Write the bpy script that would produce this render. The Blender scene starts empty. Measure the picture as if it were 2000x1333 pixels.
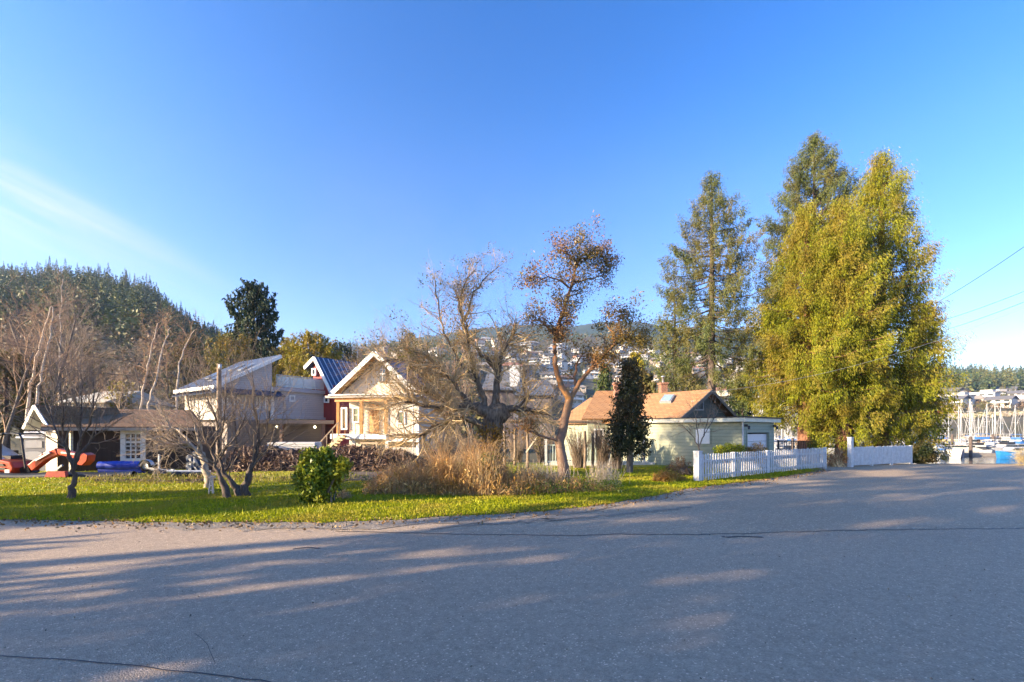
import bpy, math, random
import numpy as np
from mathutils import Vector
SC = bpy.context.scene
COL = SC.collection
FP, EYE, HZ = 889.0, 1.8, 840.0      # focal length in photo pixels, eye height, horizon row
PI = math.pi
def R(s): return np.random.default_rng(s)
def P(px, py, d): return Vector(((px-1000)/FP*d, d, EYE-(py-HZ)/FP*d))
def G(px, d, z=0.0): return Vector(((px-1000)/FP*d, d, z))
def ss(t):
    t = np.clip(t, 0, 1); return t*t*(3-2*t)

# ---------------------------------------------------------------- mesh building
class MB:
    def __init__(s): s.V = []; s.F = []; s.n = 0; s.S = []
    def add(s, V, F, smooth=False):
        V = np.asarray(V, float).reshape(-1, 3)
        s.V.append(V)
        if isinstance(F, np.ndarray):
            s.F.append(F + s.n); s.S.append((len(F), smooth))
        else:
            byk = {}
            for f in F: byk.setdefault(len(f), []).append(f)
            for k, l in byk.items():
                s.F.append(np.array(l, int) + s.n); s.S.append((len(l), smooth))
        s.n += len(V); return s
    def box(s, c, size, rz=0.0, rx=0.0, ry=0.0):
        hx, hy, hz = [v/2 for v in size]
        V = np.array([(x, y, z) for x in (-hx, hx) for y in (-hy, hy) for z in (-hz, hz)])
        if rx: V = V @ rotm(0, rx).T
        if ry: V = V @ rotm(1, ry).T
        if rz: V = V @ rotm(2, rz).T
        return s.add(V+np.array(c), [(0, 1, 3, 2), (4, 6, 7, 5), (0, 4, 5, 1), (2, 3, 7, 6), (0, 2, 6, 4), (1, 5, 7, 3)])
    def prism(s, pts, ext):
        n = len(pts); A = np.array([tuple(p) for p in pts]); e = np.array(tuple(ext))
        return s.add(np.vstack([A, A+e]), [tuple(range(n)), tuple(range(2*n-1, n-1, -1))] + [((i+1) % n, i, i+n, (i+1) % n+n) for i in range(n)])
    def bar(s, a, b, w, h=None):
        a = np.array(tuple(a), float); b = np.array(tuple(b), float); h = h or w
        t = b-a; t /= np.linalg.norm(t)+1e-9
        up = np.array((0, 0, 1.)) if abs(t[2]) < .95 else np.array((0, 1., 0))
        x = np.cross(t, up); x /= np.linalg.norm(x); y = np.cross(x, t)
        c = [x*w/2*i+y*h/2*j for i, j in ((-1, -1), (1, -1), (1, 1), (-1, 1))]
        return s.add([a+k for k in c]+[b+k for k in c], [(3, 2, 1, 0), (4, 5, 6, 7), (0, 1, 5, 4), (1, 2, 6, 5), (2, 3, 7, 6), (3, 0, 4, 7)])
    def tubes(s, items, sides=5):
        by = {}
        for p, r in items: by.setdefault(len(p), []).append((p, r))
        for k, l in by.items():
            Pn = np.array([np.asarray([tuple(q) for q in a]) for a, _ in l], float); Rn = np.array([b for _, b in l], float)
            s.tube_arr(Pn, Rn, sides)
        return s
    def tube_arr(s, Pn, Rn, sides=3):
        m, k, _ = Pn.shape
        T = np.gradient(Pn, axis=1); T /= np.linalg.norm(T, axis=2, keepdims=True)+1e-9
        ref = np.where(np.abs(T[:, :1, 2:3]) > .9, np.array([1., 0, 0]), np.array([0, 0, 1.]))
        ref = np.broadcast_to(ref, T.shape)
        A = np.cross(T, ref); A /= np.linalg.norm(A, axis=2, keepdims=True)+1e-9
        B = np.cross(T, A)
        an = np.arange(sides)*2*PI/sides
        V = Pn[:, :, None, :] + Rn[:, :, None, None]*(A[:, :, None, :]*np.cos(an)[None, None, :, None]+B[:, :, None, :]*np.sin(an)[None, None, :, None])
        i = np.arange(sides); j = (i+1) % sides
        q = []
        for a in range(k-1):
            q.append(np.stack([a*sides+i, a*sides+j, (a+1)*sides+j, (a+1)*sides+i], 1))
        q = np.vstack(q)
        Fq = (q[None]+(np.arange(m)*k*sides)[:, None, None]).reshape(-1, 4)
        s.add(V.reshape(-1, 3), Fq, True); 
        return s
    def lathe(s, prof, c=(0, 0, 0), n=16, axis='z'):
        V = []
        for r, z in prof:
            for i in range(n):
                a = 2*PI*i/n; p = (r*math.cos(a), r*math.sin(a), z)
                if axis == 'y': p = (p[0], p[2], p[1])
                if axis == 'x': p = (p[2], p[0], p[1])
                V.append((p[0]+c[0], p[1]+c[1], p[2]+c[2]))
        F = [(a*n+i, a*n+(i+1) % n, (a+1)*n+(i+1) % n, (a+1)*n+i) for a in range(len(prof)-1) for i in range(n)]
        return s.add(V, F, True)
    def leaves(s, C, A, L, W, rng, bend=0.0):
        """diamond leaves: centres C, axes A (need not be unit), length L, half width W (arrays or numbers)"""
        n = len(C); A = A/(np.linalg.norm(A, axis=1, keepdims=True)+1e-9)
        r = rng.normal(size=(n, 3)); B = np.cross(A, r); B /= np.linalg.norm(B, axis=1, keepdims=True)+1e-9
        L = np.broadcast_to(np.asarray(L, float), (n,))[:, None]; W = np.broadcast_to(np.asarray(W, float), (n,))[:, None]
        V = np.stack([C-A*L*.5, C+B*W, C+A*L*.5, C-B*W], 1).reshape(-1, 3)
        return s.add(V, (np.arange(n)[:, None]*4+np.arange(4)[None]))
    def build(s, name, m, parent=None, bevel=0):
        me = bpy.data.meshes.new(name)
        V = np.vstack(s.V).astype(np.float32)
        if parent is not None:
            q = parent; off = np.zeros(3)
            while q is not None: off = off+np.array(q.location); q = q.parent
            V = V-off.astype(np.float32)
        me.vertices.add(len(V)); me.vertices.foreach_set('co', V.ravel())
        tot = np.concatenate([np.full(len(f), f.shape[1]) for f in s.F]).astype(np.int32)
        idx = np.concatenate([f.ravel() for f in s.F]).astype(np.int32)
        me.loops.add(len(idx)); me.loops.foreach_set('vertex_index', idx)
        me.polygons.add(len(tot)); st = np.concatenate([[0], np.cumsum(tot)[:-1]]).astype(np.int32)
        me.polygons.foreach_set('loop_start', st); me.polygons.foreach_set('loop_total', tot)
        sm = np.concatenate([np.full(n, k) for n, k in s.S]).astype(bool)
        me.polygons.foreach_set('use_smooth', sm)
        me.update(calc_edges=True); me.validate()
        me.materials.append(m)
        o = bpy.data.objects.new(name, me); COL.objects.link(o)
        if parent is not None: o.parent = parent
        if bevel:
            b = o.modifiers.new('bevel', 'BEVEL'); b.width = bevel; b.segments = 2; b.limit_method = 'ANGLE'
        return o
def rotm(ax, a):
    c, s_ = math.cos(a), math.sin(a)
    return np.array([[[1, 0, 0], [0, c, -s_], [0, s_, c]], [[c, 0, s_], [0, 1, 0], [-s_, 0, c]], [[c, -s_, 0], [s_, c, 0], [0, 0, 1]]][ax])
def tag(o, label=None, cat=None, group=None, kind=None):
    if label: o['label'] = label
    if cat: o['category'] = cat
    if group: o['group'] = group
    if kind: o['kind'] = kind
    return o
def thing(name, loc, label, cat, group=None):
    o = bpy.data.objects.new(name, None); COL.objects.link(o); o.location = loc; o.empty_display_size = .2
    return tag(o, label, cat, group)
KIDS = {}
def dup(root, loc, rz=0.0, sc=1.0, label=None, group=None):
    r = root.copy(); COL.objects.link(r); r.location = loc; r.rotation_euler = (0, 0, rz)
    r.scale = sc if hasattr(sc, '__len__') else (sc, sc, sc)
    if label: r['label'] = label
    if group: r['group'] = group
    def rec(src, dst):
        for ch in CH.get(src.name, ()):
            c = ch.copy(); COL.objects.link(c); c.parent = dst
            CH.setdefault(dst.name, []).append(c); rec(ch, c)
    rec(root, r); return r
CH = {}
def kids(root):
    def rec(o):
        l = [c for c in COL.objects if c.parent == o]; CH[o.name] = l
        for c in l: rec(c)
    rec(root); return root

class Fac:
    """vertical facade through two ground points; photo pixels are projected onto it"""
    def __init__(s, px0, d0, px1, d1):
        s.a = G(px0, d0); s.b = G(px1, d1); t = (s.b-s.a).normalized(); s.t = t
        n = Vector((t.y, -t.x, 0)); 
        if n.dot(-s.a) < 0: n = -n
        s.n = n
    def pt(s, px, py, off=0.0):
        r = Vector(((px-1000)/FP, 1, -(py-HZ)/FP)); o = Vector((0, 0, EYE))
        k = (s.n.dot(s.a)+off-s.n.dot(o))/s.n.dot(r); return o+r*k
    def poly(s, mb, pts, thick=.1, off=0.0):
        Q = [s.pt(x, y, 0) + s.n*off for x, y in pts]; mb.prism(Q, -s.n*thick); return mb
    def rect(s, mb, x0, y0, x1, y1, thick=.1, off=0.0):
        a = s.pt(x0, (y0+y1)/2); b = s.pt(x1, (y0+y1)/2); m_ = s.pt((x0+x1)/2, y0).z; l_ = s.pt((x0+x1)/2, y1).z
        Q = [Vector((a.x, a.y, m_)), Vector((b.x, b.y, m_)), Vector((b.x, b.y, l_)), Vector((a.x, a.y, l_))]
        mb.prism([q+s.n*off for q in Q], -s.n*thick); return mb
    def hrect(s, mb, x0, x1, z0, z1, thick=.1, off=0.0):
        a = s.pt(x0, HZ); b = s.pt(x1, HZ)
        Q = [Vector((a.x, a.y, z1)), Vector((b.x, b.y, z1)), Vector((b.x, b.y, z0)), Vector((a.x, a.y, z0))]
        mb.prism([q+s.n*off for q in Q], -s.n*thick); return mb

# ---------------------------------------------------------------- materials
def mk(name):
    m = bpy.data.materials.new(name); m.use_nodes = True; nt = m.node_tree
    return m, nt, nt.nodes['Principled BSDF']
def N(nt, t, **k):
    n = nt.nodes.new(t)
    for a, b in k.items():
        if a.startswith('_'): n.inputs[a[1:]].default_value = b
        else: setattr(n, a, b)
    return n
def noise(nt, scale, detail=4, rough=.6, vec=None):
    n = N(nt, 'ShaderNodeTexNoise'); n.inputs['Scale'].default_value = scale; n.inputs['Detail'].default_value = detail; n.inputs['Roughness'].default_value = rough
    if vec is None:
        tc = N(nt, 'ShaderNodeTexCoord'); vec = tc.outputs['Object']
    nt.links.new(vec, n.inputs['Vector']); return n.outputs['Fac']
def ramp(nt, fac, stops):
    r = N(nt, 'ShaderNodeValToRGB'); e = r.color_ramp.elements
    while len(e) < len(stops): e.new(.5)
    for i, (p, c) in enumerate(stops): e[i].position = p; e[i].color = (*c, 1)
    nt.links.new(fac, r.inputs['Fac']); return r.outputs['Color']
def mixc(nt, fac, a, b, typ='MIX'):
    m = N(nt, 'ShaderNodeMix', data_type='RGBA', blend_type=typ)
    for i, v in ((0, fac), (6, a), (7, b)):
        if hasattr(v, 'is_output'): nt.links.new(v, m.inputs[i])
        else: m.inputs[i].default_value = v if i == 0 else (*v, 1)
    return m.outputs[2]
def bump(nt, b, h, strength=.3, dist=.02):
    n = N(nt, 'ShaderNodeBump'); n.inputs['Strength'].default_value = strength; n.inputs['Distance'].default_value = dist
    nt.links.new(h, n.inputs['Height']); nt.links.new(n.outputs['Normal'], b.inputs['Normal']); return n
def sc3(c, k): return tuple(min(1, v*k) for v in c)
def plain(name, c, rough=.6, var=.25, scale=3.0, metal=0.0, bmp=.15):
    m, nt, b = mk(name)
    f = noise(nt, scale, 6, .65); f2 = noise(nt, scale*9, 3)
    col = mixc(nt, f2, ramp(nt, f, [(.3, sc3(c, 1-var)), (.7, sc3(c, 1+var*.6))]), c)
    nt.links.new(col, b.inputs['Base Color']); b.inputs['Roughness'].default_value = rough; b.inputs['Metallic'].default_value = metal
    if bmp: bump(nt, b, f2, bmp, .01)
    return m
def leafm(name, c1, c2, c3=None, rough=.55, scale=.6, trans=.25):
    m, nt, b = mk(name)
    g = N(nt, 'ShaderNodeNewGeometry'); f = noise(nt, scale, 3)
    col = mixc(nt, g.outputs['Random Per Island'], c1, c2)
    if c3: 
        col = mixc(nt, ramp(nt, f, [(.45, (0, 0, 0)), (.62, (1, 1, 1))]), col, c3)
    nt.links.new(col, b.inputs['Base Color']); b.inputs['Roughness'].default_value = rough
    b.inputs['Specular IOR Level'].default_value = .25
    if trans:
        t = N(nt, 'ShaderNodeBsdfTranslucent'); nt.links.new(col, t.inputs['Color'])
        mx = N(nt, 'ShaderNodeMixShader'); mx.inputs[0].default_value = trans
        nt.links.new(b.outputs[0], mx.inputs[1]); nt.links.new(t.outputs[0], mx.inputs[2])
        nt.links.new(mx.outputs[0], nt.nodes['Material Output'].inputs['Surface'])
    return m
def barkm(name, c1, c2, scale=4.0, c3=None, moss=None):
    m, nt, b = mk(name)
    tc = N(nt, 'ShaderNodeTexCoord'); mp = N(nt, 'ShaderNodeMapping'); mp.inputs['Scale'].default_value = (1, 1, .3)
    nt.links.new(tc.outputs['Object'], mp.inputs['Vector'])
    f = noise(nt, scale*4, 5, .7, mp.outputs[0]); col = ramp(nt, f, [(.35, c1), (.65, c2)])
    if c3: col = mixc(nt, ramp(nt, noise(nt, scale*.4, 3), [(.5, (0, 0, 0)), (.6, (1, 1, 1))]), col, c3)
    nt.links.new(col, b.inputs['Base Color']); b.inputs['Roughness'].default_value = .85
    bump(nt, b, f, .6, .02); return m
def zcoord(nt):
    g = N(nt, 'ShaderNodeNewGeometry'); s = N(nt, 'ShaderNodeSeparateXYZ'); nt.links.new(g.outputs['Position'], s.inputs[0]); return s
def M1(nt, op, a, b=None):
    n = N(nt, 'ShaderNodeMath', operation=op)
    for i, v in enumerate((a, b)):
        if v is None: continue
        if hasattr(v, 'is_output'): nt.links.new(v, n.inputs[i])
        else: n.inputs[i].default_value = v
    return n.outputs[0]
def siding(name, c, pitch=.18, rough=.6, var=.15, vertical=False, ang=0.0, gap=.35, dirt=None):
    """lap siding / board cladding: board edges as bump and narrow dark joints of real gaps"""
    m, nt, b = mk(name); s = zcoord(nt)
    if vertical: u = M1(nt, 'ADD', M1(nt, 'MULTIPLY', s.outputs[0], math.cos(ang)), M1(nt, 'MULTIPLY', s.outputs[1], math.sin(ang)))
    else: u = s.outputs[2]
    q = M1(nt, 'DIVIDE', u, pitch); fr = M1(nt, 'FRACT', q)
    wn = N(nt, 'ShaderNodeTexWhiteNoise', noise_dimensions='1D'); nt.links.new(M1(nt, 'FLOOR', q), wn.inputs['W'])
    col = mixc(nt, wn.outputs['Value'], sc3(c, 1-var), sc3(c, 1+var*.5))
    if dirt: col = mixc(nt, ramp(nt, noise(nt, 1.3, 6, .7), [(.42, (0, 0, 0)), (.7, (1, 1, 1))]), col, dirt)
    line = ramp(nt, fr, [(0, (gap,)*3), (.07, (gap,)*3), (.13, (1, 1, 1)), (1, (1, 1, 1))])
    col = mixc(nt, 1.0, col, line, 'MULTIPLY')
    col = mixc(nt, .14, col, ramp(nt, noise(nt, 14, 5), [(.3, sc3(c, .6)), (.7, sc3(c, 1.2))]))
    nt.links.new(col, b.inputs['Base Color']); b.inputs['Roughness'].default_value = rough
    bump(nt, b, fr, .5, .03); return m
def shingle(name, cs, ang=0.0, w=.35, h=.12, kz=1.6):
    """shingle courses: rows follow height up the slope, columns run along the eave direction ang"""
    m, nt, b = mk(name); s = zcoord(nt)
    u = M1(nt, 'ADD', M1(nt, 'MULTIPLY', s.outputs[0], math.cos(ang)), M1(nt, 'MULTIPLY', s.outputs[1], math.sin(ang)))
    cb = N(nt, 'ShaderNodeCombineXYZ'); nt.links.new(u, cb.inputs[0]); nt.links.new(M1(nt, 'MULTIPLY', s.outputs[2], kz), cb.inputs[1])
    br = N(nt, 'ShaderNodeTexBrick'); nt.links.new(cb.outputs[0], br.inputs['Vector'])
    br.inputs['Scale'].default_value = 1; br.inputs['Brick Width'].default_value = w; br.inputs['Row Height'].default_value = h
    br.inputs['Mortar Size'].default_value = .012; br.inputs['Mortar Smooth'].default_value = .3; br.inputs['Bias'].default_value = 0
    br.inputs['Color1'].default_value = (*cs[0], 1); br.inputs['Color2'].default_value = (*cs[1], 1); br.inputs['Mortar'].default_value = (*sc3(cs[0], .35), 1)
    col = mixc(nt, ramp(nt, noise(nt, 1.1, 6, .7), [(.4, (0, 0, 0)), (.75, (.8, .8, .8))]), br.outputs['Color'], cs[2])
    nt.links.new(col, b.inputs['Base Color']); b.inputs['Roughness'].default_value = .85
    bump(nt, b, M1(nt, 'SUBTRACT', 1.0, br.outputs['Fac']), .5, .02); return m
def glassm(name, c=(.02, .03, .035), rough=.08):
    m, nt, b = mk(name); b.inputs['Base Color'].default_value = (*c, 1); b.inputs['Roughness'].default_value = rough
    b.inputs['Specular IOR Level'].default_value = .8; bump(nt, b, noise(nt, 1.5, 2), .05, .02); return m
WHITE = plain('white_paint', (.72, .71, .68), .5, .12, 6)
WHITE2 = plain('weathered_white_paint', (.56, .56, .57), .65, .45, 7)
GLASS = glassm('window_glass')
CONC = plain('concrete', (.38, .36, .33), .85, .25, 3)
BLACKM = plain('black_plastic', (.02, .02, .024), .4, .3, 5)
STEEL = plain('galvanised_steel', (.42, .44, .47), .4, .2, 8, .6)
WOOD_O = plain('orange_cedar_wood', (.50, .24, .07), .55, .35, 6)
WOOD_D = barkm('weathered_wood', (.14, .10, .07), (.30, .23, .17))
WOODP = plain('pale_timber', (.5, .38, .24), .7, .3, 6)
# ---------------------------------------------------------------- camera, light, sky
SUN_EL = math.radians(17); SUN = Vector((-.93, -.37, 0)).normalized()
cam = bpy.data.objects.new('camera', bpy.data.cameras.new('camera')); COL.objects.link(cam)
cam.location = (0, 0, EYE); cam.rotation_euler = (PI/2, 0, 0)
cam.data.lens = 36*FP/2000; cam.data.sensor_width = 36; cam.data.shift_y = (HZ-666.5)/2000
cam.data.clip_end = 20000; cam.data.clip_start = .05; SC.camera = cam
sun = bpy.data.objects.new('sun', bpy.data.lights.new('sun', 'SUN')); COL.objects.link(sun)
sun.data.energy = 4.6; sun.data.angle = math.radians(.53); sun.data.color = (1, .79, .52)
dv = Vector((SUN.x*math.cos(SUN_EL), SUN.y*math.cos(SUN_EL), math.sin(SUN_EL)))
sun.rotation_euler = dv.to_track_quat('Z', 'Y').to_euler()
W = bpy.data.worlds.new('World'); SC.world = W; W.use_nodes = True; nt = W.node_tree
bg = nt.nodes['Background']; sky = N(nt, 'ShaderNodeTexSky', sky_type='NISHITA'); sky.sun_disc = False
sky.sun_elevation = SUN_EL; sky.sun_rotation = math.atan2(SUN.x, SUN.y) % (2*PI); sky.air_density = 1.0; sky.dust_density = .6; sky.ozone_density = 2.4
hs = N(nt, 'ShaderNodeHueSaturation'); hs.inputs['Saturation'].default_value = 1.15; hs.inputs['Hue'].default_value = .508; hs.inputs['Value'].default_value = .36
gm_ = N(nt, 'ShaderNodeGamma'); gm_.inputs['Gamma'].default_value = 1.42; nt.links.new(hs.outputs[0], gm_.inputs['Color'])
sv = N(nt, 'ShaderNodeVectorMath', operation='SCALE'); sv.inputs['Scale'].default_value = 2.75; nt.links.new(gm_.outputs[0], sv.inputs[0])
nt.links.new(sky.outputs[0], hs.inputs['Color'])
# thin cirrus: streaks of cloud in the sky, brightest low on the left
tc = N(nt, 'ShaderNodeTexCoord'); sp = N(nt, 'ShaderNodeSeparateXYZ'); nt.links.new(tc.outputs['Generated'], sp.inputs[0])
# direction as slope coordinates: a = x/y, b = z/y (a flat cloud sheet far ahead)
ya = M1(nt, 'MAXIMUM', sp.outputs[1], .05); a_ = M1(nt, 'DIVIDE', sp.outputs[0], ya); b_ = M1(nt, 'DIVIDE', sp.outputs[2], ya)
along = M1(nt, 'SUBTRACT', M1(nt, 'MULTIPLY', a_, .90), M1(nt, 'MULTIPLY', b_, .43))
across = M1(nt, 'ADD', M1(nt, 'MULTIPLY', a_, .43), M1(nt, 'MULTIPLY', b_, .90))
cb = N(nt, 'ShaderNodeCombineXYZ'); nt.links.new(M1(nt, 'MULTIPLY', along, .8), cb.inputs[0]); nt.links.new(M1(nt, 'MULTIPLY', across, 15), cb.inputs[1])
nz = noise(nt, 1.3, 9, .62, cb.outputs[0])
streak = ramp(nt, nz, [(.40, (0, 0, 0)), (.72, (1, 1, 1))])
# band: centred line across = c0, widening to the left
bd = M1(nt, 'ABSOLUTE', M1(nt, 'SUBTRACT', across, -.015))
wd = M1(nt, 'MULTIPLY', M1(nt, 'MAXIMUM', M1(nt, 'SUBTRACT', -.45, along), .0), .12)
band = N(nt, 'ShaderNodeMapRange', interpolation_type='SMOOTHSTEP'); nt.links.new(M1(nt, 'DIVIDE', bd, M1(nt, 'ADD', wd, .012)), band.inputs['Value'])
band.inputs['From Min'].default_value = 0; band.inputs['From Max'].default_value = 1.5; band.inputs['To Min'].default_value = 1; band.inputs['To Max'].default_value = 0
left = N(nt, 'ShaderNodeMapRange', interpolation_type='SMOOTHSTEP'); nt.links.new(along, left.inputs['Value'])
left.inputs['From Min'].default_value = -.5; left.inputs['From Max'].default_value = -1.15
cl = M1(nt, 'MULTIPLY', M1(nt, 'MULTIPLY', band.outputs[0], left.outputs[0]), M1(nt, 'ADD', M1(nt, 'MULTIPLY', streak, .85), .16))
soft = M1(nt, 'MULTIPLY', ramp(nt, noise(nt, 1.1, 7, .6, tc.outputs['Generated']), [(.5, (0, 0, 0)), (.8, (1, 1, 1))]), .22)
lm = N(nt, 'ShaderNodeMapRange', interpolation_type='SMOOTHSTEP'); nt.links.new(b_, lm.inputs['Value'])
lm.inputs['From Min'].default_value = .8; lm.inputs['From Max'].default_value = .1
fac = M1(nt, 'MINIMUM', M1(nt, 'ADD', M1(nt, 'MULTIPLY', cl, .9), M1(nt, 'MULTIPLY', soft, lm.outputs[0])), .85)
tint = N(nt, 'ShaderNodeMapRange'); nt.links.new(sp.outputs[2], tint.inputs['Value']); tint.inputs['From Max'].default_value = .72
tr_ = ramp(nt, tint.outputs[0], [(0, (.80, .62, .72)), (.42, (.80, .74, .76)), (.62, (.76, .83, .8)), (.75, (.58, .84, .84)), (.95, (.33, .80, .88))])
tc2 = mixc(nt, 1.0, sv.outputs[0], tr_, 'MULTIPLY'); tv = N(nt, 'ShaderNodeVectorMath', operation='SCALE'); tv.inputs['Scale'].default_value = 1.32; nt.links.new(tc2, tv.inputs[0])
col = mixc(nt, fac, tv.outputs[0], (2.35, 2.5, 2.7))
nt.links.new(col, bg.inputs['Color']); bg.inputs['Strength'].default_value = .09
SC.view_settings.view_transform = 'Standard'; SC.view_settings.look = 'None'; SC.view_settings.gamma = 1; SC.view_settings.use_curve_mapping = False
SC.view_settings.exposure = 2.1
SC.cycles.max_bounces = 6; SC.cycles.transparent_max_bounces = 8

# ---------------------------------------------------------------- terrain
def tab(xs, pts): 
    a = np.array(pts, float); return np.interp(xs, a[:, 0], a[:, 1])
def zh(X, Y):
    """height of the land at X, Y"""
    X = np.asarray(X, float); Y = np.asarray(Y, float)
    th = np.degrees(np.arctan2(X, Y)); r = np.hypot(X, Y); c = np.cos(np.radians(th)); d = np.maximum(Y, .01)
    ths = lambda l: [(math.degrees(math.atan((a-1000)/FP)), b) for a, b in l]
    cy = tab(th, ths([(-1500, 700), (-600, 590), (0, 560), (120, 556), (200, 566), (300, 588), (345, 632), (440, 674), (600, 682), (800, 672), (900, 664), (1050, 660), (1200, 655), (1330, 668), (1480, 700), (1700, 735), (1850, 744), (2000, 748), (3000, 770)]))
    cd = tab(th, ths([(-1500, 330), (0, 420), (300, 430), (440, 560), (700, 800), (1000, 1100), (1250, 1250), (1480, 1100), (1700, 760), (2000, 680), (3000, 600)]))
    cz = EYE+(HZ-cy)/FP*cd
    rc = cd/np.maximum(c, .35); front = ss((100-np.abs(th))/25.0)
    w = ss((th-6)/7.0)*ss((130-th)/20.0)                           # water sector
    rb = 95+(345-95)*ss((th+8)/20.0)
    t = np.clip((r-rb)/np.maximum(rc-rb, 1), 0, 1)
    rise = (cz+1)*(t**1.08)
    land = -1.0*ss((r-34)/40.0)
    over = np.maximum(r-rc, 0)*.22
    hill = np.where(r > rb, rise, 0)-over
    rd = (np.where(th < math.degrees(math.atan(.5)), 38, 38-14*ss((th-29)/5.0)))/np.maximum(c, .5)
    wat = -6.5*ss((r-rd)/26.0)*(1-ss((r-318)/24.0))
    z = land*(1-w)+(wat-1.0*ss((r-330)/20.0))*w+np.maximum(hill, -60)*front
    # yard behind the lawn lies a little lower
    return z
def terrain():
    m, nt, b = mk('earth')
    f = noise(nt, .035, 8, .65); f2 = noise(nt, .6, 6, .7)
    g = N(nt, 'ShaderNodeNewGeometry')
    c = ramp(nt, f, [(.35, (.035, .042, .014)), (.5, (.075, .065, .03)), (.62, (.10, .075, .045)), (.72, (.05, .06, .02))])
    c = mixc(nt, .45, c, ramp(nt, f2, [(.3, (.03, .03, .012)), (.7, (.13, .11, .05))]))
    nt.links.new(c, b.inputs['Base Color']); b.inputs['Roughness'].default_value = .95; bump(nt, b, f2, .5, .3)
    th = np.radians(np.concatenate([np.arange(-180, -60, 6.0), np.arange(-60, 60, .5), np.arange(60, 180, 6.0)]))
    rr = np.concatenate([[0.5, 6, 14, 20], np.arange(24, 64, 2.0), 64*1.045**np.arange(1, 76)])
    T, Rr = np.meshgrid(th, rr); X = Rr*np.sin(T); Y = Rr*np.cos(T); Z = zh(X, Y)
    rng = R(5); Z = Z+np.where(Rr > 60, rng.normal(size=Z.shape)*np.minimum(Rr*.002, 1.5), 0)
    nr, na = X.shape; V = np.stack([X, Y, Z], 2).reshape(-1, 3)
    i, j = np.meshgrid(np.arange(nr-1), np.arange(na)); j2 = (j+1) % na
    F = np.stack([i*na+j, (i+1)*na+j, (i+1)*na+j2, i*na+j2], -1).reshape(-1, 4)[:, ::-1]
    mb = MB().add(V, F, True); mb.add(V[:na], [tuple(range(na))][::-1])
    tag(mb.build('ground', m), kind='structure')
terrain()
# water of the inlet
m, nt, b = mk('harbour_water'); b.inputs['Base Color'].default_value = (.012, .028, .035, 1); b.inputs['Roughness'].default_value = .07
tcn = N(nt, 'ShaderNodeTexCoord'); mp = N(nt, 'ShaderNodeMapping'); mp.inputs['Scale'].default_value = (1, 1, 1); nt.links.new(tcn.outputs['Object'], mp.inputs[0])
bump(nt, b, noise(nt, 1.6, 4, .6, mp.outputs[0]), .25, .06)
WZ = -3.5
mb = MB().add([(0, 26, WZ), (560, 26, WZ), (560, 420, WZ), (0, 420, WZ)], [(0, 1, 2, 3)]); tag(mb.build('water', m), kind='structure')
# distant mountain ridge
def mountain():
    m, nt, b = mk('mountain_forest')
    f = noise(nt, .006, 10, .7); nt.links.new(ramp(nt, f, [(.35, (.012, .03, .03)), (.6, (.025, .05, .04)), (.75, (.045, .065, .05))]), b.inputs['Base Color']); b.inputs['Roughness'].default_value = .95
    px = np.arange(480, 1720, 6.0)
    cy = tab(px, [(480, 770), (600, 720), (720, 680), (800, 662), (900, 647), (930, 642), (1000, 637), (1060, 634), (1120, 638), (1180, 629), (1250, 628), (1300, 639), (1350, 650), (1420, 642), (1500, 646), (1580, 668), (1650, 715), (1720, 790)])
    rng = R(9); dd = np.array([1330, 1400, 1500, 1620, 1740, 1850, 1920, 2100.]); hh = np.array([.30, .42, .60, .78, .92, 1, .97, .7])
    V = []
    for d, h in zip(dd, hh):
        z = EYE+(HZ-cy)/FP*1850*h; z = z+np.convolve(rng.normal(size=len(px)), np.ones(7)/7, 'same')*24*(1-abs(h-.0))*1.6+rng.normal(size=len(px))*2.0
        V.append(np.stack([(px-1000)/FP*1850*(.75+.25*d/1850), np.full(len(px), d), z], 1))
    n = len(px); F = [(i*n+j, i*n+j+1, (i+1)*n+j+1, (i+1)*n+j) for i in range(len(dd)-1) for j in range(n-1)]
    tag(MB().add(np.vstack(V), F, True).build('mountain', m), kind='structure')
mountain()
# haze
m = bpy.data.materials.new('haze_air'); m.use_nodes = True; nt = m.node_tree; nt.nodes.remove(nt.nodes['Principled BSDF'])
pv = N(nt, 'ShaderNodeVolumePrincipled'); pv.inputs['Density'].default_value = .00015; pv.inputs['Color'].default_value = (.50, .72, 1, 1); pv.inputs['Anisotropy'].default_value = .45
nt.links.new(pv.outputs[0], nt.nodes['Material Output'].inputs['Volume'])
hz = tag(MB().box((0, 950, 232), (4400, 3100, 510)).build('haze', m), kind='stuff')

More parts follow.
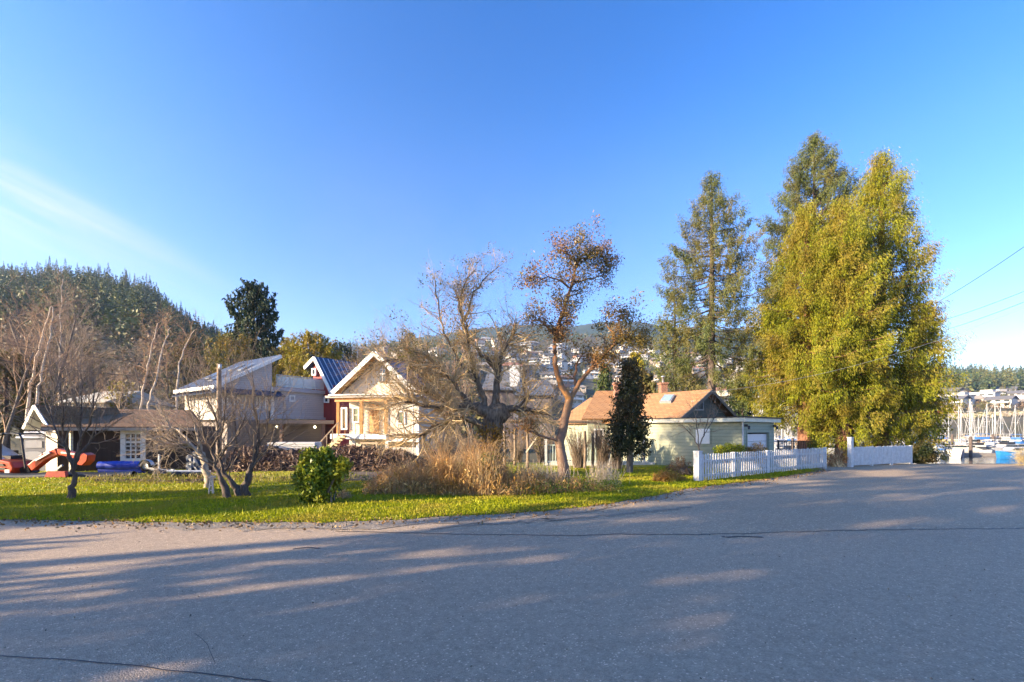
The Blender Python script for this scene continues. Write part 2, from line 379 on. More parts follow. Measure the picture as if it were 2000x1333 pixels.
# ---------------------------------------------------------------- roads and lawn
def sheet(name, pts, z, m, thick=None):
    mb = MB()
    mb.add([(x, y, z) for x, y in pts], [tuple(range(len(pts)))]); return tag(mb.build(name, m), kind='structure')
def g2(px, py, z=0): d = (EYE-z)*FP/(py-HZ); return ((px-1000)/FP*d, d)
def asphalt(name, base, tint, sc=1.0, patch=None):
    m, nt, b = mk(name)
    tcn = N(nt, 'ShaderNodeTexCoord'); o = tcn.outputs['Object']
    v = N(nt, 'ShaderNodeTexVoronoi'); v.inputs['Scale'].default_value = 75*sc; nt.links.new(o, v.inputs['Vector'])
    big = noise(nt, .45, 6, .65, o); fine = noise(nt, 130*sc, 3, .7, o); mid = noise(nt, 9, 5, .7, o)
    col = ramp(nt, big, [(.3, sc3(base, .82)), (.5, base), (.72, tint)])
    sp_ = N(nt, 'ShaderNodeSeparateColor'); nt.links.new(v.outputs['Color'], sp_.inputs[0])
    st_ = ramp(nt, noise(nt, .16, 7, .6, o), [(.38, (.62, .62, .64)), (.52, (1, 1, 1)), (.7, (1.0, .98, .95))]); col = mixc(nt, 1.0, col, st_, 'MULTIPLY')
    wp = N(nt, 'ShaderNodeMapping'); wp.inputs['Scale'].default_value = (.06, 1.1, 1); nt.links.new(o, wp.inputs[0]); col = mixc(nt, .35, col, mixc(nt, 1.0, col, ramp(nt, noise(nt, 1.0, 4, .5, wp.outputs[0]), [(.35, (.6, .6, .6)), (.6, (1, 1, 1))]), 'MULTIPLY'))
    col = mixc(nt, .58, col, mixc(nt, sp_.outputs[0], sc3(base, .4), sc3(base, 1.7)))
    col = mixc(nt, .35, col, ramp(nt, fine, [(.3, sc3(base, .4)), (.7, sc3(base, 1.9))]))
    col = mixc(nt, ramp(nt, sp_.outputs[1], [(.965, (0, 0, 0)), (.975, (1, 1, 1))]), col, sc3(base, 2.2))
    col = mixc(nt, .25, col, ramp(nt, mid, [(.35, sc3(base, .5)), (.65, sc3(base, 1.4))]))
    nt.links.new(col, b.inputs['Base Color']); b.inputs['Roughness'].default_value = .78; b.inputs['Specular IOR Level'].default_value = .35
    h = M1(nt, 'ADD', v.outputs['Distance'], M1(nt, 'MULTIPLY', fine, .6)); bump(nt, b, h, .75, .014); return m
def wob(pts, amp, seed, step=.35):
    """refine a polyline with small irregular steps"""
    rng = R(seed); out = []
    for (x0, y0), (x1, y1) in zip(pts[:-1], pts[1:]):
        n = max(1, int(math.hypot(x1-x0, y1-y0)/step))
        for i in range(n):
            t = i/n; out.append((x0+(x1-x0)*t+rng.normal()*amp*.5, y0+(y1-y0)*t+rng.normal()*amp))
    out.append(pts[-1]); return out
A_MAIN = asphalt('asphalt', (.40, .305, .22), (.45, .35, .26))
A_SIDE = asphalt('chip_seal', (.38, .29, .205), (.43, .335, .24), .7)
A_GRAV = asphalt('gravel', (.27, .225, .175), (.33, .27, .2), .35)
# lawn edge toward the road (photo pixels on flat ground), then the fence line
edge = [g2(*p) for p in [(-400, 1016), (0, 1016), (180, 1019), (330, 1021), (480, 1022), (640, 1020), (760, 1018), (880, 1009), (1000, 1003), (1120, 994), (1210, 981), (1290, 968), (1340, 957), (1420, 946), (1500, 936), (1613, 918)]]
seam = [g2(*p) for p in [(-400, 1019), (0, 1022), (200, 1024), (400, 1031), (520, 1038), (700, 1040), (860, 1044), (1040, 1047), (1300, 1045), (1480, 1043), (1620, 1038), (2000, 1033), (2400, 1028)]]
EDGE = wob(edge, .05, 3); SEAM = wob(seam, .02, 4)
crest = [(60, 23.7), (20, 23.7), (14, 23.7)]
# gravel and chip-seal side road between the seam and the lawn
sheet('side_road', [(x, y) for x, y in SEAM if True]+[(60, SEAM[-1][1])]+crest+[(12.6, 21.6)]+[(x, y+.25) for x, y in EDGE[::-1]], .004, A_SIDE)
sheet('road', [(-60, -30), (60, -30), (60, SEAM[-1][1]+.004)]+SEAM[::-1]+[(-60, SEAM[0][1])], .008, A_MAIN)
sheet('gravel_shoulder', [(x, y-.05-.62*min(1, max(0, (x+9)/4))*min(1, max(0.12, (10-x)/10))) for x, y in wob(edge, .13, 7)]+[(x, y+.2) for x, y in EDGE[::-1]], .012, A_GRAV)
dirtm = plain('bare_soil', (.10, .07, .05), .95, .4, 4, bmp=.6)
# dark tar line along the seam and cracks in the asphalt
tar = plain('tar', (.035, .033, .035), .6, .3, 5)
def strip(name, pts, w, z, m, seed=0, kind='structure'):
    p = wob(pts, w*.5, seed, .12); a = [(x, y+w/2) for x, y in p]; c = [(x, y-w/2) for x, y in p[::-1]]
    return sheet(name, a+c, z, m)
strip('road_seam', [(x, y-.01) for x, y in SEAM if -3.4 < x < 12], .035, .013, tar, 1)
strip('road_crack', [g2(*p) for p in [(-60, 1283), (120, 1290), (260, 1303), (420, 1322), (600, 1345), (640, 1380)]], .012, .013, tar, 2)
strip('road_crack', [g2(*p) for p in [(575, 1073), (600, 1071), (625, 1073)]], .05, .013, tar, 5)
strip('road_crack', [g2(*p) for p in [(850, 1033), (1000, 1022), (1180, 1008), (1350, 991)]], .16, .013, A_GRAV, 8)
strip('road_crack', [g2(*p) for p in [(380, 1345), (420, 1300), (405, 1262), (380, 1240)]], .006, .013, tar, 14)
strip('asphalt_patch', [g2(*p) for p in [(1410, 1051), (1490, 1051)]], .07, .013, tar, 6)

# lawn
LAWNM, nt, b = mk('mown_grass')
f = noise(nt, .5, 6, .65); f2 = noise(nt, 60, 4, .8)
c = ramp(nt, f, [(.3, (.22, .23, .006)), (.5, (.33, .32, .008)), (.66, (.38, .34, .014)), (.8, (.28, .2, .05))])
c = mixc(nt, .5, c, ramp(nt, f2, [(.3, (.07, .09, .005)), (.7, (.34, .33, .015))]))
nt.links.new(c, b.inputs['Base Color']); b.inputs['Roughness'].default_value = .8; bump(nt, b, f2, 1, .04)
def lz(X, Y):  # gentle swells of the lawn
    e = np.interp(X, [p[0] for p in EDGE], [p[1] for p in EDGE]); return .016+.05*ss((Y-e)/.6)+.05*ss((Y-e)/4)*(np.sin(X*.7+Y*.4)+1)*.5
def lawn():
    xs = np.arange(-26, 14.2, .25); V = []; n = 44
    for x in xs:
        e = np.interp(x, [p[0] for p in EDGE], [p[1] for p in EDGE]); far = 24 if x < 13 else 22.5
        y = e+(far-e)*(np.arange(n)/(n-1))**1.3; V.append(np.stack([np.full(n, x), y, lz(np.full(n, x), y)], 1))
    F = [(i*n+j, (i+1)*n+j, (i+1)*n+j+1, i*n+j+1) for i in range(len(xs)-1) for j in range(n-1)]
    tag(MB().add(np.vstack(V), F, True).build('lawn', LAWNM), kind='structure')
    rng = R(11); n = 190000
    X = rng.uniform(-20, 13, n); e = np.interp(X, [p[0] for p in EDGE], [p[1] for p in EDGE]); Y = e-.04+rng.exponential(3.2, n)
    k = (Y < 21)&(np.abs(X) < Y*1.2+.5); X = X[k]; Y = Y[k]; n = len(X)
    h = rng.uniform(.025, .06, n)*(1+(rng.random(n) < .02)*1.5); a = rng.uniform(0, PI, n); w = .007+.0012*Y
    Z = lz(X, Y)-.01; dx = np.cos(a)*w; dy = np.sin(a)*w; tx = rng.normal(size=n)*.02; ty = rng.normal(size=n)*.02
    V = np.stack([np.stack([X-dx, Y-dy, Z], 1), np.stack([X+dx, Y+dy, Z], 1), np.stack([X+tx, Y+ty, Z+h], 1)], 1).reshape(-1, 3)
    gm = leafm('grass_blades', (.17, .22, .005), (.44, .44, .012), (.36, .31, .03), scale=.8, trans=.3)
    tag(MB().add(V, np.arange(n*3).reshape(-1, 3)).build('grass', gm), 'short bright green grass blades across the mown lawn', 'grass', kind='stuff')
lawn()
# fallen leaves and grit at the road edge
rng = R(21); n = 2600
X = rng.uniform(-12, 14, n); e = np.interp(X, [p[0] for p in EDGE], [p[1] for p in EDGE]); Y = e+rng.normal(size=n)*.35-.1
C = np.stack([X, Y, np.full(n, .035)], 1); A = rng.normal(size=(n, 3))*[1, 1, .3]
tag(MB().leaves(C, A, rng.uniform(.03, .07, n), rng.uniform(.012, .03, n), rng).build('leaf_litter', leafm('fallen_leaves', (.16, .08, .03), (.3, .2, .09), trans=0)), 'small brown fallen leaves and grit along the road edge', 'leaf litter', kind='stuff')
n = 900; X = rng.uniform(-7, 9, n); Y = rng.uniform(2.8, 9, n)
C = np.stack([X, Y, np.full(n, .016)], 1); A = rng.normal(size=(n, 3))*[1, 1, .2]
tag(MB().leaves(C, A, rng.uniform(.008, .03, n), rng.uniform(.004, .01, n), rng).build('road_grit', leafm('grit', (.06, .045, .03), (.3, .25, .18), trans=0)), 'tiny bits of grit and needles scattered on the asphalt', 'grit', kind='stuff')
# ---------------------------------------------------------------- plants
def nrm(v): return v/(np.linalg.norm(v)+1e-9)
def grow(rng, p, d, L, r, lvl, mx, out, cf, r_end=None):
    """a branch and everything that grows from it; out collects (points, radii, level)"""
    n = 5 if lvl < mx else 4; pts = [p]; rad = [r]; cur = np.array(p, float); d = nrm(np.array(d, float)); re = r*cf.get('taper', .35) if r_end is None else r_end
    wig = cf['wig']; up = cf['up'](lvl) if callable(cf['up']) else cf['up']
    dirs = [d]
    for i in range(1, n):
        d = nrm(d+rng.normal(size=3)*wig+np.array((0, 0, up))/n); cur = cur+d*L/(n-1); pts.append(cur); rad.append(r+(re-r)*i/(n-1)); dirs.append(d)
    out.append((np.array(pts), np.array(rad), lvl))
    if lvl < mx: sprout(rng, np.array(pts), np.array(rad), dirs, L, lvl, mx, out, cf)
RMAX = [9]
def sprout(rng, pts, rad, dirs, L, lvl, mx, out, cf, t0=.25, n=None):
    k = n if n is not None else max(1, int(round(cf['n'][min(lvl, len(cf['n'])-1)]*rng.uniform(.75, 1.25))))
    for i in range(k):
        t = (t0+(1-t0)*((i+rng.random())/k))*(len(pts)-1); a = int(min(t, len(pts)-2)); f = t-a
        q = pts[a]*(1-f)+pts[a+1]*f; dd = np.array(dirs[min(a, len(dirs)-1)]); rr = rad[a]*(1-f)+rad[a+1]*f
        s = rng.normal(size=3); s = nrm(s-dd*np.dot(s, dd)); ang = math.radians(rng.uniform(*cf['ang']))
        nd = dd*math.cos(ang)+s*math.sin(ang)
        if 'bias' in cf: nd = nd+np.array(cf['bias'])*(lvl+1)*.3
        ll = L*cf['ratio']*rng.uniform(.6, 1.15)*(1-.35*t/len(pts)) if lvl >= 0 else cf['L0']*rng.uniform(.6, 1.2)
        grow(rng, q, nd, ll, min(rr*.75, cf.get('rmax', 9), max(rr*cf.get('rr', .55), cf.get('rmin', .004))), lvl+1, mx, out, cf)
def limb(pxs, rads):
    pts = np.array([tuple(P(x, y, d)) for x, y, d in pxs]); return pts, np.array(rads, float)
def refine(pts, rad, rng, k=3, amp=.04):
    t = np.linspace(0, len(pts)-1, (len(pts)-1)*k+1); P_ = np.stack([np.interp(t, range(len(pts)), pts[:, i]) for i in range(3)], 1)
    for _ in range(2): P_[1:-1] = (P_[:-2]+P_[1:-1]*2+P_[2:])/4
    P_[1:-1] += rng.normal(size=P_[1:-1].shape)*amp; return P_, np.interp(t, range(len(pts)), rad)
def dirs_of(pts): 
    g = np.gradient(pts, axis=0); return list(g/(np.linalg.norm(g, axis=1, keepdims=True)+1e-9))
def split_build(out, root, bark, twigm, cut=1, s0=7, s1=3, twig_name='branches'):
    a = MB().tubes([(p, r) for p, r, l in out if l <= cut-1], s0) if any(l <= cut-1 for *_, l in out) else None
    tr = None
    if a: tr = a.build('trunk', bark, root)
    b = [(p, r) for p, r, l in out if l > cut-1]
    if b: MB().tubes(b, s1).build(twig_name, twigm, root)
    return tr
def clump_leaves(mb, rng, C, k, spread, L, W, axis=None, jit=.6):
    n = len(C); Q = np.repeat(C, k, 0)+rng.normal(size=(n*k, 3))*np.asarray(spread)
    A = rng.normal(size=(n*k, 3)) if axis is None else np.asarray(axis)+rng.normal(size=(n*k, 3))*jit
    mb.leaves(Q, A, rng.uniform(.6, 1.2, n*k)*L, rng.uniform(.7, 1.2, n*k)*W, rng)

def conifer(root, rng, base, top, prof, barkm_, leaf, nb=160, cpm=2.2, k=12, L=.22, W=.05, hang=.6, droop=.35, tip=.25, z0=None, tr=.35, trunk_bend=0, lat=.22, wood=True, az_skip=None, tmin=.3, jit=.5, top_dense=1.0, leader=True):
    """prof(z)-> crown radius at clump height; boughs spring from the trunk, droop and carry hanging sprays"""
    base = np.array(base, float); H_ = top-base[2]; z0 = base[2]+H_*.12 if z0 is None else z0
    zt = np.linspace(0, 1, 12); tp = np.stack([base[0]+np.sin(zt*4)*trunk_bend, base[1]+zt*0, base[2]+zt*(H_-.1)], 1)
    tb = MB().tubes([(tp, tr*(1-zt)**.8+.015)], 9).build('trunk', barkm_, root)
    cs = []; hg = []; wd = []
    for i in range(nb):
        u = ((i+rng.random())/nb)**.85; z = z0+(top-z0)*u
        az = i*2.39996+rng.normal()*.3; Rr = prof(z)
        if Rr <= .02: continue
        Lb = Rr*rng.choice([.72, .95, 1.14], p=[.35, .4, .25])*rng.uniform(.88, 1.08)
        x0 = np.interp(z, tp[:, 2], tp[:, 0]); dx, dy = math.cos(az), math.sin(az)
        f = lambda t: np.stack([x0+dx*Lb*t, base[1]+dy*Lb*t, z+Lb*(droop*.8*(1-u)-(droop)*t*(1.25-u)+tip*t**3+u*.32*t)-.0*t], -1)
        tt = np.linspace(0, 1, 6); 
        if wood: wd.append((f(tt), (.012+.012*Lb)*(1-tt*.85)))
        n = max(2, int(Lb*cpm)+1)
        t = tmin+(1-tmin)*((np.arange(n)+rng.random(n))/n)**.7
        c = f(t); wv = lat*Lb*(1.15-t)+.12; off = rng.normal(size=n)*wv; c[:, 0] += -dy*off; c[:, 1] += dx*off; c[:, 2] -= np.abs(off)*.15
        cs.append(c); hg.append(np.stack([np.full(n, dx), np.full(n, dy), np.zeros(n)], 1))
    C = np.vstack(cs); D = np.vstack(hg); n = len(C)
    q = rng.random((n, k)); hl = hang*rng.uniform(.6, 1.25, n)[:, None]
    wid = (.17*hang*(1-q)+.035)
    X = C[:, None, 0]+rng.normal(size=(n, k))*wid+D[:, None, 0]*.2*(1-q); Y = C[:, None, 1]+rng.normal(size=(n, k))*wid+D[:, None, 1]*.2*(1-q); Z = C[:, None, 2]-q*hl+.12*hang
    Q = np.stack([X, Y, Z], -1).reshape(-1, 3); A = (np.repeat(D, k, 0)*.55+np.array((0, 0, -.9))+rng.normal(size=(n*k, 3))*jit)
    mb = MB().leaves(Q, A, rng.uniform(.5, 1.5, n*k)*L, rng.uniform(.7, 1.3, n*k)*W, rng)
    crown = mb.build('crown', leaf, root)
    if wood: MB().tubes(wd, 4).build('bough', barkm_, root)
    return crown
def pxprof(tabl, d, cx=None):
    """radius table from photo rows and half widths"""
    zs = [EYE-(y-HZ)/FP*d for y, _ in tabl][::-1]; rs = [w/FP*d for _, w in tabl][::-1]
    return lambda z: float(np.interp(z, zs, rs))
BARK_C = barkm('cedar_bark', (.14, .06, .035), (.32, .15, .09)); BARK_D = barkm('dark_bark', (.05, .035, .028), (.13, .10, .085))
BARK_G = barkm('grey_bark', (.09, .07, .055), (.24, .20, .16)); BARK_P = barkm('pale_bark', (.25, .20, .15), (.5, .42, .33))
TWIG = plain('twigs', (.22, .165, .12), .8, .3, 2, bmp=0); TWIG_W = plain('warm_twigs', (.6, .43, .23), .8, .35, 2, bmp=0); TWIG_P = plain('pale_twigs', (.36, .28, .21), .8, .3, 2, bmp=0)
CEDAR = leafm('cedar_sprays', (.06, .09, .006), (.29, .285, .012), (.22, .17, .02), scale=.55, trans=.12)
SPRUCE = leafm('spruce_needles', (.028, .045, .014), (.145, .17, .042), (.14, .12, .035), scale=.4, trans=.08)
FIR = leafm('fir_needles', (.02, .045, .02), (.06, .085, .03), (.09, .10, .02), scale=.3, trans=.1)
CEDARY = leafm('yellow_cedar_sprays', (.17, .17, .012), (.33, .27, .02), (.26, .18, .03), scale=.4, trans=.2)
OLIVE = leafm('olive_foliage', (.06, .06, .02), (.14, .12, .03), (.12, .08, .03), scale=.3)

# evergreens behind the photographer whose shade lies over the road
def behind():
    s = np.array((.93, .37)); nn = np.array((-.37, .93)); rng = R(77)
    def at(u, v): return s*v+nn*u
    pro = thing('shade_tree', (0, 0, 0), 'tall loose evergreen standing beyond the left edge behind the road', 'tree', 'evergreens shading the road')
    H_ = 17.0
    conifer(pro, rng, (0, 0, 0), H_, lambda z: 4.0*min(1, (H_-z)/7.5)**.8, BARK_D, FIR, nb=165, cpm=1.7, k=9, L=.5, W=.11, hang=.8, z0=1.0, tr=.3)
    kids(pro); T = [(4.7, -21, 1.0), (-.6, -23, .95), (-6.4, -20, 1.05), (-13, -24, 1.15), (1.6, -31, 1.15), (-5, -33, 1.2)]
    for i, (u, v, sc) in enumerate(T):
        x, y = at(u, v)
        if i == 0: pro.location = (x, y, 0)
        else: dup(pro, (x, y, 0), i*1.3, sc)
    x, y = at(8.0, -29); t2 = thing('tall_fir', (x, y, 0), 'tall fir with a long bare trunk beyond the left edge behind the road', 'tree')
    conifer(t2, rng, (x, y, 0), 22, lambda z: 4.4*min(1, (22-z)/6)*min(1, (z-9)/3), BARK_D, FIR, nb=120, cpm=1.3, k=9, L=.55, W=.12, hang=.9, z0=10, tr=.3)
    x, y = at(12.2, -21); t3 = thing('columnar_cypress', (x, y, 0), 'slim columnar cypress beyond the left edge of the lawn', 'tree')
    conifer(t3, rng, (x, y, 0), 8.2, lambda z: 1.05*min(1, (8.2-z)/2.5), BARK_D, FIR, nb=190, cpm=6, k=14, L=.3, W=.07, hang=.4, z0=.4, tr=.1)
    dup(kids(t3), at(14.6, -22)+(0,) if False else (*at(14.6, -22), 0), 1.0, (.7, .7, 1.2), 'taller slimmer columnar cypress beyond the left edge of the lawn')
    x, y = at(15.4, -26); t4 = thing('tall_pine', (x, y, 0), 'thin pine with an open crown beyond the left edge of the lawn', 'tree')
    conifer(t4, rng, (x, y, 0), 17.5, lambda z: 2.9*min(1, (17.5-z)/3), BARK_D, FIR, nb=60, cpm=1.1, k=8, L=.5, W=.1, hang=.7, z0=11.5, tr=.14)
behind()
# ---------------------------------------------------------------- the big evergreens beyond the picket fence
GB = lambda x, y: float(zh(x, y))
def px_tree(name, label, px, d, top, tabl, leaf, bark, seed, **k):
    g = G(px, d); z = GB(g.x, g.y)-.1
    r = thing(name, (g.x, g.y, z), label, 'tree', k.pop('group', None)); k.setdefault('z0', EYE-(tabl[-1][0]-HZ)/FP*d+.5)
    conifer(r, R(seed), (g.x, g.y, z), P(px, top, d).z, pxprof(tabl, d), bark, leaf, **k); return r
px_tree('cedar_tree', 'big golden green cedar at the left of the clump with its red trunk showing', 1574, 28.5, 400,
        [(400, 2), (440, 20), (500, 44), (560, 66), (620, 90), (680, 110), (740, 118), (790, 104), (820, 84), (845, 55)], CEDAR, BARK_C, 41, nb=300, cpm=3.2, k=84, L=.145, W=.0155, hang=1.15, jit=.28, droop=.42, tip=.2, tr=.5, lat=.13, tmin=.35)
px_tree('cedar_tree', 'tallest golden green cedar of the clump, with the broad skirt over the white board fence', 1722, 29, 296,
        [(296, 2), (330, 18), (380, 40), (440, 50), (500, 66), (560, 76), (620, 84), (700, 94), (760, 104), (810, 106), (850, 100), (890, 84)], CEDAR, BARK_C, 42, nb=340, cpm=3.2, k=84, L=.145, W=.0155, hang=1.15, jit=.28, droop=.40, tip=.22, tr=.45, lat=.13, tmin=.35)
px_tree('cedar_tree', 'golden green cedar filling the middle of the clump between the two larger cedars', 1645, 27.3, 388,
        [(386, 3), (420, 22), (480, 46), (560, 64), (640, 78), (740, 88), (800, 84), (850, 70), (890, 50)], CEDAR, BARK_C, 43, nb=280, cpm=3.2, k=84, L=.145, W=.0155, hang=1.15, jit=.28, droop=.42, tip=.2, tr=.4, lat=.13, tmin=.35)
px_tree('spruce_tree', 'thin topped brownish spruce rising behind the cedars, the highest tip in view', 1590, 34, 262,
        [(262, 2), (290, 17), (330, 38), (390, 66), (450, 88), (520, 94), (600, 84), (700, 70), (800, 50)], SPRUCE, BARK_D, 44, nb=300, cpm=3.6, k=66, L=.16, W=.016, hang=.75, droop=.25, tip=.3, tr=.35)
px_tree('cedar_tree', 'small loose cedar at the right edge of the clump above the marina', 1800, 31, 590,
        [(590, 8), (640, 20), (700, 26), (760, 33), (820, 36), (860, 26)], CEDAR, BARK_C, 45, nb=110, cpm=3, k=16, L=.26, W=.045, hang=.8, tr=.2)
px_tree('spruce_tree', 'open grey green spruce standing alone behind the orange roofed house', 1390, 31, 337,
        [(337, 2), (360, 13), (400, 32), (450, 56), (500, 76), (560, 94), (620, 100), (660, 100), (700, 94), (750, 92), (790, 66), (830, 40)], SPRUCE, BARK_D, 46, nb=175, cpm=3.6, k=72, L=.15, W=.016, hang=.8, droop=.5, tip=.32, tr=.3, lat=.13, tmin=.28)
px_tree('spruce_tree', 'low dull green spruce leaning over the orange roof beside the taller one', 1318, 33, 560,
        [(560, 6), (620, 26), (680, 46), (720, 50), (760, 44), (800, 26)], SPRUCE, BARK_D, 47, nb=80, cpm=2.6, k=30, L=.2, W=.024, hang=.8, droop=.5, tip=.3, tr=.2)

# arbutus -------------------------------------------------------------
def smooth_paths(paths, seed, k=3, amp=.025):
    rng = R(seed); o = []
    for pxs, rads in paths:
        p, r = limb(pxs, rads); o.append(refine(p, r, rng, k, amp))
    return o
def arbutus():
    d = 15.6; rng = R(61)
    m, nt, b = mk('arbutus_bark'); s = zcoord(nt)
    t = M1(nt, 'DIVIDE', s.outputs[2], 8.0)
    c = ramp(nt, t, [(.0, (.20, .12, .09)), (.27, (.24, .13, .08)), (.36, (.36, .17, .05)), (.5, (.38, .14, .035)), (.8, (.30, .13, .06))])
    c = mixc(nt, ramp(nt, noise(nt, 5, 6, .7), [(.42, (0, 0, 0)), (.6, (1, 1, 1))]), c, (.16, .10, .06)); nt.links.new(c, b.inputs['Base Color']); b.inputs['Roughness'].default_value = .6; bump(nt, b, noise(nt, 12, 5), .5, .03)
    root = thing('arbutus_tree', tuple(P(1102, 930, d)), 'leaning arbutus with smooth orange bark and sparse leathery leaves, forked above its trunk', 'tree')
    z = lambda l: [(x, y, d+o) for x, y, o in l]
    main = smooth_paths([(z([(1103, 945, 0), (1102, 923, 0), (1097, 893, 0), (1093, 866, .05), (1100, 830, .1), (1108, 801, .1), (1113, 775, .1)]), [.26, .2, .175, .16, .15, .14, .14])], 1, 3, .012)
    L = smooth_paths([(z([(1112, 780, .1), (1093, 745, 0), (1083, 712, -.1), (1084, 678, -.1), (1087, 649, 0), (1096, 620, .1), (1111, 579, .2), (1119, 549, .2), (1128, 514, .2), (1139, 498, .2), (1154, 480, .2)]), [.13, .095, .085, .08, .072, .062, .052, .042, .032, .02, .01]),
                      (z([(1113, 780, .1), (1132, 745, .2), (1154, 723, .1), (1172, 697, 0), (1202, 671, -.1), (1228, 658, -.2), (1256, 664, -.3)]), [.10, .07, .062, .055, .045, .03, .012]),
                      (z([(1125, 765, .1), (1122, 735, .4), (1128, 705, .5), (1140, 690, .6)]), [.05, .045, .03, .012]),
                      (z([(1096, 865, 0), (1070, 855, -.1), (1040, 845, -.2), (1018, 838, -.3)]), [.05, .04, .03, .012]),
                      (z([(1087, 655, 0), (1070, 640, -.3), (1050, 622, -.5), (1030, 632, -.6)]), [.04, .03, .02, .01]),
                      (z([(1115, 565, .2), (1090, 545, -.1), (1060, 540, -.3), (1040, 560, -.4)]), [.035, .028, .02, .01]),
                      (z([(1120, 550, .2), (1150, 545, .5), (1175, 540, .6), (1185, 530, .6)]), [.035, .028, .02, .01]),
                      (z([(1128, 514, .2), (1110, 495, 0), (1092, 488, -.1)]), [.03, .02, .008]),
                      (z([(1133, 505, .2), (1160, 505, .4), (1185, 500, .5)]), [.03, .02, .008]),
                      (z([(1202, 671, -.1), (1190, 640, .1), (1178, 622, .2)]), [.03, .02, .008]), (z([(1228, 658, -.2), (1232, 635, -.4), (1222, 615, -.3)]), [.03, .02, .008])], 2, 3, .02)
    cf = dict(wig=.22, up=.25, n=[4, 4, 3], ang=(30, 70), ratio=.6, L0=.62, rr=.5, rmin=.006)
    out = []
    for i, (p, r) in enumerate(L):
        sprout(rng, p, r, dirs_of(p), 1.0, -1, 2, out, cf, t0=.3 if i < 2 else .3, n=[48, 28, 6, 5, 6, 7, 7, 6, 6, 6, 6][i])
    MB().tubes(main+L[:2], 12).build('trunk', m, root); [MB().tubes([q], 8).build('limb', m, root) for q in L[2:]]
    MB().tubes([(p, r) for p, r, l in out], 4).build('branches', BARK_D, root)
    tips = np.array([p[-1] for p, r, l in out if l >= 1]+[p[-2] for p, r, l in out if l >= 1]+[p[-1] for p, r, l in out if l == 0])
    al = leafm('arbutus_leaves', (.07, .075, .02), (.24, .17, .045), (.27, .13, .045), scale=.7, trans=.15, rough=.35)
    mb = MB(); clump_leaves(mb, rng, tips[rng.random(len(tips)) < .85], 4, .13, .10, .018); mb.build('foliage', al, root)
arbutus()

